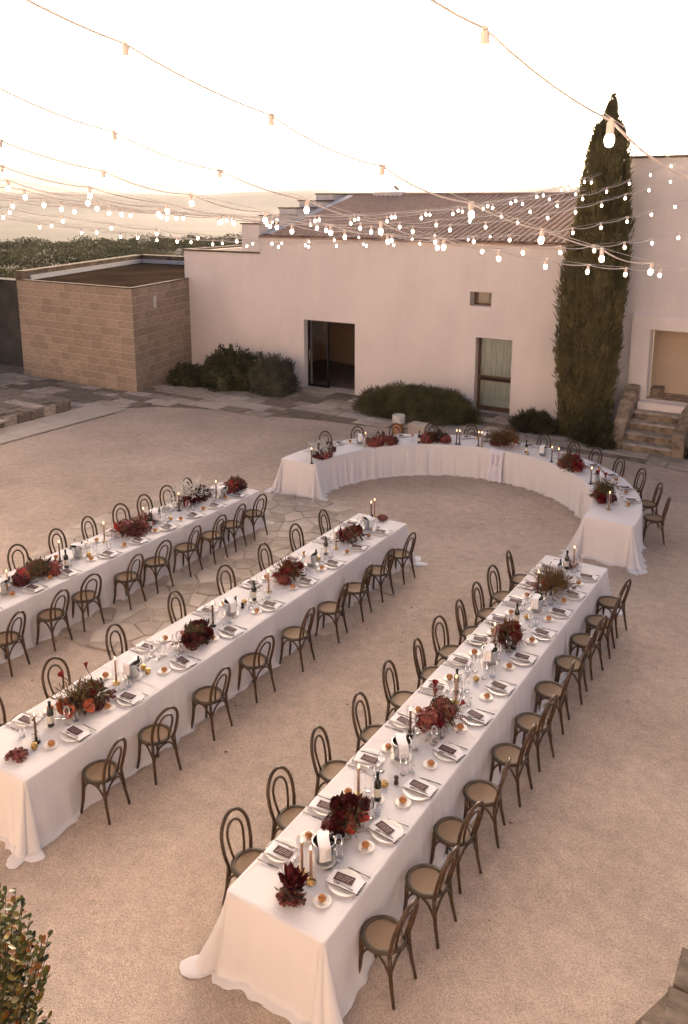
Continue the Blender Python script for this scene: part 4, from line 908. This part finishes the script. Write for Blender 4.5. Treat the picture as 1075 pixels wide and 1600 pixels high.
def setting(x, y, rz, tail, grp, seed):
    R = random.Random(seed); c, s = cos(rz), sin(rz)
    def at(dx, dy, dz=0): return (x + dx*c - dy*s, y + dx*s + dy*c, ZS + dz)
    j = lambda a: R.uniform(-a, a)
    spawn(PLATE, 'dinner_plate', f'{tail[0]} white dinner plate {tail[1]}', 'plate', at(j(.014), j(.022)), rz, 'dinner plates '+grp)
    r2 = rz + j(.22)
    spawn(NAP, 'folded_napkin', f'{tail[0]} black-edged white napkin {tail[1]}', 'napkin', at(0, .01, .0), r2, 'folded napkins '+grp)
    spawn(CARD, 'menu_card', f'{tail[0]} dark maroon menu card {tail[1]}', 'menu card', at(-.025, .03, .0335), r2 + j(.14), 'menu cards '+grp)
    spawn(FRK, 'table_fork', f'{tail[0]} dark fork {tail[1]}', 'fork', at(.015, -.045, .0335), rz + j(.08), 'forks '+grp)
    spawn(KNF, 'table_knife', f'{tail[0]} knife {tail[1]}', 'knife', at(.03, .185), rz + j(.06), 'knives '+grp)
    bx, by = -.075 + j(.02), -.255 + j(.015)
    spawn(BPL, 'bread_plate', f'{tail[0]} small bread plate {tail[1]}', 'bread plate', at(bx, by), rz, 'bread plates '+grp)
    spawn(BRD, 'bread_roll', f'{tail[0]} golden bread roll {tail[1]}', 'bread roll', at(bx + j(.008), by + j(.008), .005), R.uniform(0,6), 'bread rolls '+grp, R.uniform(.92,1.08))
    spawn(WGL, 'wine_glass', f'{tail[0]} stemmed wine glass {tail[1]}', 'wine glass', at(-.23 + j(.03), .12 + j(.03)), 0, 'wine glasses '+grp)
    spawn(TMB, 'water_tumbler', f'{tail[0]} clear tumbler {tail[1]}', 'tumbler', at(-.19 + j(.02), .21 + j(.02)), 0, 'water tumblers '+grp)
PY = dict(CY)
for key, ys in PY.items():
    x0, x1 = TX[key[0]]; right = key[1] == 'r'
    for i, y in enumerate(sorted(ys, reverse=True)):
        setting(x1-.155 if right else x0+.155, y, 0 if right else pi, (ORD[i], f'from the curved table, {SIDE[key]} of the {TN[key[0]]}'), f'on the {TN[key[0]]}, {SIDE[key]}', hash_ := 1000 + ord(key[0])*100 + ord(key[1])*40 + i)
for i, d in enumerate(sorted(ARC_A)):
    a = radians(d); setting(*pol(RO-.17, a), a, (ORD[i], 'round the curved table from its gravel table end'), 'around the curved table', 5000+i)

# ================================================================== flowers
def petals(n, r, m, seed, curl=.35, wd=.5, top=.25, name='bloom'):
    R = random.Random(seed); b = MB(); ga = pi*(3-sqrt(5))
    for i in range(n):
        w = 1 - (i+.5)/n*(1.15); w = max(-.35, w); el = math.asin(max(-1,min(1,w))); a = i*ga
        d = np.array([cos(a)*cos(el), sin(a)*cos(el), sin(el)]); t = np.array([-sin(a), cos(a), 0]); u = np.cross(d, t)*-1
        l = r*(1 + R.uniform(-.12,.12)); W = r*wd*(.7+.5*(i/n))
        p0 = d*l*.35; p1 = d*l*.85 + u*0; p2 = d*l + np.array([0,0,curl*r*.5])*(.4+cos(el))
        b.add([p0-t*W*.2, p0+t*W*.2, p1+t*W*.5, p1-t*W*.5, p2+t*W*.28, p2-t*W*.28], [(0,1,2,3),(3,2,4,5)])
    b.ball((0,0,0), r*.6, 8, 6); return b.mesh(name, m, False)
def florets(n, r, m, seed, fr=.3, name='cluster', flat=.75):
    R = random.Random(seed); b = MB(); ga = pi*(3-sqrt(5))
    for i in range(n):
        w = 1-1.5*(i+.5)/n; el = math.asin(max(-1,min(1,w))); a = i*ga + R.uniform(-.2,.2); k = r*(1+R.uniform(-.22,.14))
        d = np.array([cos(a)*cos(el), sin(a)*cos(el), sin(el)]); t = np.array([-sin(a),cos(a),0]); u = np.cross(d,t); c = d*k*np.array([1,1,flat]); f = r*fr; ro = R.uniform(0,1.5)
        for q in range(4):
            an = ro + q*pi/2; e = t*cos(an)+u*sin(an); g = t*cos(an+.8)+u*sin(an+.8); h = t*cos(an-.8)+u*sin(an-.8)
            b.add([c, c+g*f*.7+d*f*.15, c+e*f*1.1+d*f*R.uniform(.1,.5), c+h*f*.7+d*f*.15], [(0,1,2,3)])
    b.ball((0,0,-r*.1), r*.72, 8, 6, flat); return b.mesh(name, m, False)
def spray(n, r, m, seed, ln=.09, wd=.035, up=.5, name='spray'):
    rg = np.random.default_rng(seed); d = rg.normal(size=(n,3)); d[:,2] = np.abs(d[:,2])*up*1.6; d /= np.linalg.norm(d,axis=1,keepdims=True)
    c = d*rg.uniform(.25,1,(n,1))*r; v, f = blades(c, d + rg.normal(size=(n,3))*.5, rg.uniform(ln*.6,ln*1.3,n), rg.uniform(wd*.7,wd*1.2,n), seed)
    return np_mesh(name, v, f, [m])
def grapes(n, L, r, seed, name='grape_cluster'):
    R = random.Random(seed); b = MB()
    for i in range(n):
        a = R.uniform(0,6.3); q = sqrt(R.random()); x, y = .5*L*q*cos(a), .36*L*q*sin(a)*(1 - .35*cos(a)*q); h = .3*L*sqrt(max(0,1-q*q))*R.uniform(.55,1)
        b.ball((x, y, r*.9 + h), r*R.uniform(.85,1.1), 8, 6)
    b.tube([(L*.3,0,.05),(L*.45,.01,.06),(L*.6,.03,.045)], .004, 5)
    return b.mesh(name, M['grape'], True)
def anthurium(m, name='anthurium'):
    b = MB(); pts = []
    for i in range(20):
        a = 2*pi*i/20; r = .062*(1 - .28*math.exp(-((a-pi)/.35)**2))*(1+.22*math.exp(-(min(a,2*pi-a)/.5)**2)); pts.append((r*cos(a), r*sin(a)*.92, .012*cos(2*a)))
    b.add(pts+[(0,0,-.004)], [(20,i,(i+1)%20) for i in range(20)]); b.mi = 1; b.tube([(-.01,0,0),(.005,0,.03),(.02,0,.05)], [.006,.006,.003], 6); b.mi = 0
    b.tube([(0,0,-.004),(-.02,0,-.06),(-.03,0,-.16)], .003, 5); return b.mesh(name, [m, M['peach']], True)
def calla(seed):
    R = random.Random(seed); b = MB(); b.mi = 1; b.tube([(0,0,0),(.02,.01,.12),(.06,.02,.22)], .004, 5); b.mi = 0
    b.lathe([(.004,.21),(.010,.235),(.022,.265),(.026,.27)], 9, (.06,.02,0), cap1=False); return b.mesh('calla_lily', [M['red'], M['stem']], True)
def amaranth(seed, m='mauve'):
    R = random.Random(seed); b = MB()
    for k in range(7):
        a = R.uniform(0,6.3); p = np.array([0,0,.05]); dr = np.array([cos(a)*.022, sin(a)*.022, .012])
        for i in range(14):
            if p[2] < .014: break
            b.ball(tuple(p), .010*(1-i/22)+R.uniform(-.001,.002), 5, 4); p = p + dr; dr = dr + np.array([0,0,-.0042]); 
            if p[2] < .012: p[2] = .012; dr[2] = 0
    return b.mesh('amaranth', M[m], True)
def cordyline(seed):
    R = random.Random(seed); b = MB()
    for k in range(15):
        a = R.uniform(0,6.3); tl = R.uniform(.15,1.0); L = R.uniform(.16,.25); W = .038; d = np.array([cos(a)*sin(tl), sin(a)*sin(tl), cos(tl)]); t = np.cross(d,(0.1,0.2,1)); t /= np.linalg.norm(t); u = np.cross(t,d); vs = []
        for i in range(6):
            q = i/5; c = d*L*q + u*.03*q*q; w = W*sin(pi*min(1,q*.93+.07))**.8; vs += [c-t*w, c+u*-.008, c+t*w]
        b.add(vs, [(i*3+j,i*3+j+1,i*3+j+4,i*3+j+3) for i in range(5) for j in range(2)])
    return b.mesh('leaf_fan', M['burgundy'] if seed % 2 else M['mauve'], False)
FL = dict(dahlia=[petals(70,.062,M['burgundy'],s,name='dahlia',wd=.42) for s in (1,2)], rose=[petals(34,.048,M['red'],s,.7,.9,name='rose') for s in (3,4)],
          hydrangea=[florets(75,.085,M['mauve'],s,.26,'hydrangea') for s in (5,6)], cluster=[florets(55,.07,M['burgundy'],s,.3,'celosia') for s in (7,8)],
          leaf_spray=[spray(60,.13,M['leafdark'],s,.085,.04,name='leaf_spray') for s in (9,10)], fern_spray=[spray(240,.15,M['fern'],s,.07,.007,.7,name='fern_spray') for s in (11,12)],
          smoke_spray=[spray(300,.17,M['smoke'],s,.06,.010,.7,name='smoke_spray') for s in (13,14)], white_sprig=[florets(26,.10,M['white'],s,.13,'white_sprig',.6) for s in (15,)],
          grape_cluster=[grapes(70,.20,.0145,s) for s in (16,17)], anthurium=[anthurium(M['orange'])], red_anthurium=[anthurium(M['scarlet'],'red_anthurium')],
          calla_lily=[calla(1)], amaranth=[amaranth(1), amaranth(2,'red')], leaf_fan=[cordyline(3), cordyline(4)], peach_bloom=[petals(30,.05,M['peach'],20,.6,.8,name='peach_bloom')],
          carnation=[florets(40,.04,M['red'],21,.42,'carnation')], plume=[spray(90,.16,M['white'],22,.12,.018,.5,name='plume')])
def arrange(px, py, kind, label, seed, L=.30, W=.13, rz=pi/2, dz=0, loc=None):
    x, y, z = loc or P(px, py, ZS); R = random.Random(seed)
    t = thing('flower_arrangement', label, 'flowers', (x, y, ZS + dz), rz, 'flower arrangements')
    S = {'dark': [('leaf_spray',2,.06,.5),('fern_spray',1,.1,.4),('dahlia',8,.16,.95),('cluster',3,.08,.8),('red_anthurium',3,.15,.9),('peach_bloom',1,.12,.4),('amaranth',1,.05,1)],
         'big': [('leaf_spray',2,.08,.5),('hydrangea',5,.17,.75),('rose',5,.14,.9),('amaranth',3,.06,.9),('calla_lily',3,.16,.9),('grape_cluster',1,.01,1),('fern_spray',1,.1,.4)],
         'red': [('leaf_spray',2,.06,.5),('smoke_spray',1,.08,.6),('rose',6,.16,.9),('carnation',4,.18,.9),('hydrangea',2,.09,.8),('amaranth',2,.05,.9)],
         'orange': [('fern_spray',3,.12,.5),('smoke_spray',1,.1,.5),('leaf_spray',2,.06,.7),('anthurium',4,.20,1.0),('rose',4,.13,.95),('calla_lily',2,.16,.6),('grape_cluster',2,.01,1),('cluster',2,.08,.9)],
         'olive': [('smoke_spray',4,.12,.6),('fern_spray',1,.12,.6),('anthurium',3,.20,1.0),('cluster',2,.06,.9),('amaranth',1,.05,.9),('carnation',2,.12,1)],
         'vine': [('hydrangea',5,.08,1.0),('leaf_spray',2,.05,.6),('grape_cluster',3,.01,1),('cluster',2,.08,.8),('red_anthurium',1,.18,.9),('fern_spray',1,.08,.8)],
         'white': [('dahlia',4,.14,.9),('cluster',3,.06,.9),('plume',2,.10,.8),('hydrangea',2,.06,.9),('leaf_spray',2,.05,.5),('carnation',2,.13,1)],
         'grape': [('grape_cluster',3,.0,.5)], 'fan': [('leaf_fan',2,.05,.3),('grape_cluster',3,.0,.55),('peach_bloom',1,.05,.3),('leaf_spray',1,.03,.3)]}[kind]
    for nm, n, hz, sp in S:
        for k in range(n):
            me = R.choice(FL[nm]); u = R.uniform(-1,1)*sp; v = R.uniform(-1,1)*sp*sqrt(max(0,1-u*u*.7))
            h = hz*(1-.55*max(abs(u),abs(v)))*R.uniform(.8,1.2)
            low = nm in ('grape_cluster','amaranth','leaf_fan')
            rot = (0,0,R.uniform(0,6.3)) if low else (R.uniform(-.25,.25)+v*-.6, R.uniform(-.25,.25)+u*.6, R.uniform(0,6.3))
            if 'anthurium' in nm: rot = (R.uniform(-.3,.3), R.uniform(.5,1.1), R.uniform(-2.6,-.6))
            ob(nm, me, t, (u*L*1.1, v*W*1.15, max(.0 if low else .05, h*1.25)), rot, (R.uniform(.9,1.2)*(.9 if kind == 'fan' else 1.0 if low or nm in ('leaf_spray','fern_spray') else 1.28),)*3)
    return t
# (px, py, kind, length) of each arrangement's middle on the cloth
FLW = dict(
 C=[(457,1402,'fan','fan of burgundy leaves with dark grapes',.08,.07),(541,1290,'dark','arrangement of near-black dahlias with red anthuriums',.24,.15),(688,1137,'big','large burgundy hydrangea arrangement with tall red callas',.24,.15),
    (792,1003,'red','arrangement of red roses and carnations',.24,.14),(862,927,'olive','olive-brown smoke bush arrangement with orange anthuriums',.24,.15),(893,884,'grape','dark grapes among bottles',.1,.06)],
 B=[(27,1184,'grape','bunch of red grapes lying alone on the cloth',.06,.05),(137,1105,'orange','arrangement with orange anthuriums and tall red callas',.28,.15),(305,1003,'dark','dark red dahlia arrangement with a little green',.24,.14),(449,903,'red','arrangement of red roses with green sprigs',.24,.14),
    (546,845,'red','burgundy arrangement with wispy brown foliage',.24,.14),(597,812,'grape','bunch of dark grapes beside an ice bucket',.06,.05)],
 A=[(57,900,'vine','long trailing burgundy hydrangea arrangement with grapes',.34,.13),(207,832,'vine','trailing burgundy arrangement with a red bloom',.34,.13),(308,783,'white','arrangement with dark dahlias, white sprigs and brown fern',.3,.13),(368,765,'vine','small dark leaf and grape bunch',.14,.07)],
 R=[(510,712,'white','burgundy dahlias with silvery white plumes',.22,.13),(605,697,'vine','trailing brown-red hydrangea arrangement',.26,.13),(682,690,'vine','mounded burgundy hydrangea arrangement with scarlet flowers',.25,.12),(785,697,'olive','olive-brown arrangement with dark red blooms',.26,.12),
    (890,733,'red','arrangement of red hydrangea and brown foliage spilling forward',.26,.12),(943,783,'orange','arrangement with orange and peach blooms and drooping amaranth',.2,.12)])
sd = 100
for k, lst in FLW.items():
    for (px, py, kd, lb, L, W) in lst:
        sd += 1; x, y, _ = P(px, py, ZS); rz = pi/2
        if k == 'R': a = atan2(y-AC[1], x-AC[0]); rz = a + pi/2; r = min(RO-.5, max(RI+.17, math.dist((x,y),AC))); x, y = pol(r, a)
        fo_ = arrange(px, py, kd, f'{lb} on the {TN[k]}', sd, L, W, rz, 0, (x, y, ZS))
        if k in 'RA': fo_.scale = (1.2, 1.2, 1.2)

# ================================================================== things down the middle of the tables
KINDS = dict(wine=(WINE,'wine_bottle','dark pale-labelled bottle','wine bottle'), water=(WATER,'water_bottle','clear glass water bottle','water bottle'), tin=(TIN,'brass_tin','squat brass candle tin','candle tin'),
             votive=(VOT,'brass_votive','round brass votive cup','votive'), mill=(MIL,'pepper_mill','dark pepper mill','pepper mill'), bucket=(BUCK,'ice_bucket','steel ice bucket','ice bucket'),
             bt=(TAP['cand_brown',True],'taper_candle','lit brown taper in a tube','candle'), rt=(TAP['cand_rose',True],'taper_candle','lit rose taper in a tube','candle'),
             b=(TAP['cand_brown',False],'taper_candle','lit bare brown taper','candle'), r=(TAP['cand_rose',False],'taper_candle','lit bare rose taper','candle'), g=(WGL,'wine_glass','spare stemmed glass','wine glass'))
MID = dict(
 C=[('rt',486,1378),('bucket',506,1345),('g',529,1338),('g',519,1350),('rt',472,1366),('rt',560,1245),('water',575,1235),('wine',590,1250),('votive',601,1229),('mill',619,1224),('bucket',627,1185),('water',649,1172),('bt',638,1150),('g',668,1158),('g',678,1163),
    ('rt',712,1098),('wine',713,1082),('water',718,1084),('water',729,1080),('votive',744,1064),('bucket',765,1037),('g',778,1030),('g',803,1013),('rt',772,1012),('wine',807,975),('votive',823,967),('bucket',838,955),('g',860,944),('g',866,938),('bt',838,926),('bucket',868,900),('wine',885,889),('rt',896,886),('g',905,890)],
 B=[('tin',55,1170),('bt',57,1160),('wine',80,1135),('water',91,1122),('water',101,1122),('g',112,1115),('rt',182,1068),('bucket',208,1058),('tin',224,1046),('tin',231,1052),('water',247,1030),('water',256,1026),('g',273,1015),('g',280,1010),('bt',333,978),('bucket',361,960),('votive',382,943),('mill',379,950),('water',392,950),('wine',397,938),
    ('rt',420,925),('bucket',487,884),('tin',498,875),('water',503,880),('wine',509,866),('rt',525,858),('bucket',576,827),('bt',580,812),('rt',577,806),('g',520,870)],
 A=[('bucket',8,928),('rt',13,925),('b',94,877),('wine',106,888),('bucket',122,871),('water',138,867),('water',149,866),('tin',139,869),('r',163,846),('g',67,895),('g',78,893),('r',225,822),('wine',235,826),('bucket',244,815),('water',254,812),('water',261,808),('tin',267,812),('b',280,798),('g',215,826),('g',298,788),('bucket',348,778),('r',338,778),('g',365,768)],
 R=[('b',487,724),('bucket',562,693),('r',571,698),('wine',655,693),('g',645,688),('g',668,686),('water',698,685),('b',713,694),('b',717,696),('bucket',757,690),('b',747,697),('r',752,698),('wine',822,708),('votive',819,712),('bucket',848,712),('b',860,722),('r',872,724),('b',923,756),('bucket',936,755),('rt',951,796),('g',958,785),('g',866,716)])
for k, lst in MID.items():
    tot = {}; rows = []
    for kd, px, py in lst:
        x, y, _ = P(px, py, ZS)
        if k == 'R':
            a = atan2(y-AC[1], x-AC[0]); r = min(RO-.36, max(RI+.08, math.dist((x,y),AC))); x, y = pol(r, a); o = a
        else:
            x0, x1 = TX[k]; x = min(x1-.34, max(x0+.34, x)); o = -y
        rows.append((o, kd, x, y))
    rows.sort(); R = random.Random(ord(k))
    for o, kd, x, y in rows:
        pr_, nm, lb, cat = KINDS[kd]; i = tot.get(lb, 0); tot[lb] = i+1; w = ORD[min(i,14)]
        fr = f'from the curved table, on the {TN[k]}' if k != 'R' else 'from the gravel-table end, on the curved table'
        if kd in ('bucket','wine'): spawn(BPL, 'under_plate', f'white saucer under the {w} {cat} {fr}', 'saucer', (x, y, ZS), 0, f'saucers on the {TN[k]}', 1.45 if kd == 'bucket' else .85)
        dz = .0085 if kd == 'bucket' else .005 if kd == 'wine' else 0
        spawn(pr_, nm, f'{w} {lb} {fr}', cat, (x, y, ZS+dz), R.uniform(0,6.3) if kd in ('wine','water') else 0, f'{cat}s on the {TN[k]}')
        if kd == 'bucket':
            ra_ = R.choice((-.5,-.9,.3,-1.6)); spawn(DNP, 'bucket_napkin', f'white napkin over {w} ice bucket {fr}', 'napkin', (x, y, ZS+dz), ra_, f'bucket napkins on the {TN[k]}')
            c = spawn(WINE, 'chilling_bottle', f'dark bottle chilling in the {w} ice bucket {fr}', 'wine bottle', (x+.02, y+.03, ZS+dz+.018), 0, f'chilling bottles on the {TN[k]}', .8); c.rotation_euler = (-.12,.12,0)

# ================================================================== pot and stone block behind the curved table
pt = thing('planter_pot', 'two-tone pot, terracotta below and whitewashed above, before the rosemary hedge', 'pot', (-10.78,20.15,0))
ob('terracotta_base', MB().lathe([(.13,.03),(.15,.035),(.165,.42),(.001,.42)], 20, cap1=False).mesh('pot_base', M['terracotta'], True), pt)
ob('white_drum', MB().lathe([(.165,.421),(.172,.43),(.18,.62),(.172,.64),(.15,.64),(.14,.56),(.001,.56)], 20, cap0=False, cap1=False).mesh('pot_top', M['whitepot'], True), pt)
tag(ob('stone_block', rough_box(-.27,.27,-.2,.2,0,.36,77,.008).mesh('stone_block', M['slab']), None, (-10.28,20.45,.03)), 'pale squared stone block beside the two-tone pot', 'stone block')
cb = MB(); cb.tube([P(768,648,.03),P(790,652,.03),P(812,655,.03),P(832,658,.03)], .012, 6)
tag(ob('garden_hose', cb.mesh('hose', M['metal_dark'], True)), 'dark hose lying on the paving below the curtained door', 'hose')

# ================================================================== festoon lights
U = (sin(radians(16)), cos(radians(16))); V = (-U[1], U[0])
bl = MB(); bl.lathe([(.004,-.128),(.018,-.122),(.0235,-.104),(.0255,-.092),(.023,-.078),(.018,-.066),(.015,-.058)], 12, cap1=False); BULB = bl.mesh('bulb', M['bulb'], True)
sk = MB(); sk.lathe([(.018,-.068),(.020,-.06),(.020,-.012),(.014,-.004),(.014,.006)], 10); sk.box(-.026,.026,-.008,.008,-.006,.012); SOCK = sk.mesh('socket', M['socket'])
def strand(p, a_ph, k, sl, end=None):
    st_ = np.array([-U[0]+p*V[0], -U[1]+p*V[1]])
    if end is None:
        t_e = FY - .06; a_e = (t_e - p*V[1])/U[1]; en = np.array([a_e*U[0]+p*V[0], t_e]); ze = 7.45 if en[0] > -6 else 5.5
    else: en = np.array(end[:2]); ze = end[2]
    Lh = np.linalg.norm(en-st_); d = (en-st_)/Lh; L = Lh - 6.4; c = min(.0133, (ze - 6.45 - sl*L)/L**2)
    zf = lambda a: 6.45 + sl*(a-5.4) + c*(a-5.4)**2
    pos = lambda a: (st_[0]+d[0]*(a+1), st_[1]+d[1]*(a+1), zf(a))
    root = thing('festoon_string', f'string of lit bulbs over the courtyard, {ORD[k]} strand from the tall wing', 'string lights', pos(0), 0, 'festoon strings over the courtyard')
    o = np.array(pos(0)); R = random.Random(k); ae = Lh - 1
    bs = [a for a in np.arange(a_ph - 6, ae - .15, 1.0) if a > -.9]
    wire = MB(); cab = MB()
    wire.tube([np.array(pos(a)) - o + np.array((0,0,.012)) for a in np.linspace(-1, ae, 60)], .0024, 4)
    kn = [-1.0] + bs + [ae]; pts = []
    for a, b in zip(kn, kn[1:]):
        sg = R.uniform(.012,.05)*(b-a); lat = R.uniform(-.02,.02)
        for i in range(6):
            t = i/6; q = np.array(pos(a+(b-a)*t)) - o; q[2] -= 4*sg*t*(1-t); q[0] += lat*4*t*(1-t); pts.append(q)
    pts.append(np.array(pos(ae)) - o); cab.tube(pts, .0068, 6)
    ob('cable', cab.mesh('cable', M['cable'], True), root); ob('support_wire', wire.mesh('wire', M['cable']), root)
    for a in bs:
        s = ob('lamp_socket', SOCK, root, tuple(np.array(pos(a)) - o), (R.uniform(-.12,.12), R.uniform(-.12,.12), R.uniform(0,3))); ob('bulb', BULB, s)
SP = [(2.38,3.93,-.25),(4.52,2.45,-.25),(6.48,3.37,-.24),(8.09,4.07,-.20),(9.53,3.61,-.18),(10.4,4.0,-.15),(11.2,3.5,-.14),(12.2,4.2,-.13,(-5.9,23.95,7.5)),(13.3,3.8,-.11,(-5.97,23.95,7.3)),
      (14.5,4.4,-.10,(-6.0,23.95,7.0)),(15.9,4.1,-.19),(17.6,3.6,-.22),(19.4,4.1,-.22)]
for k, q in enumerate(SP): strand(q[0], q[1], k, *q[2:])

# ================================================================== haze over the plain
hz = bpy.data.materials.new('haze'); hz.use_nodes = True; N = hz.node_tree.nodes; N.remove(N['Principled BSDF'])
pv = N.new('ShaderNodeVolumePrincipled'); pv.inputs['Color'].default_value = (.93,.90,.88,1); pv.inputs['Density'].default_value = 4.5e-5; pv.inputs['Anisotropy'].default_value = .1
hz.node_tree.links.new(pv.outputs[0], N['Material Output'].inputs['Volume'])
hb = ob('haze', MB().box(-12500,12500,-12500,12500,-110,260).mesh('haze', hz)); stuff(hb); tag(hb, 'pale evening haze over the plain', 'haze')
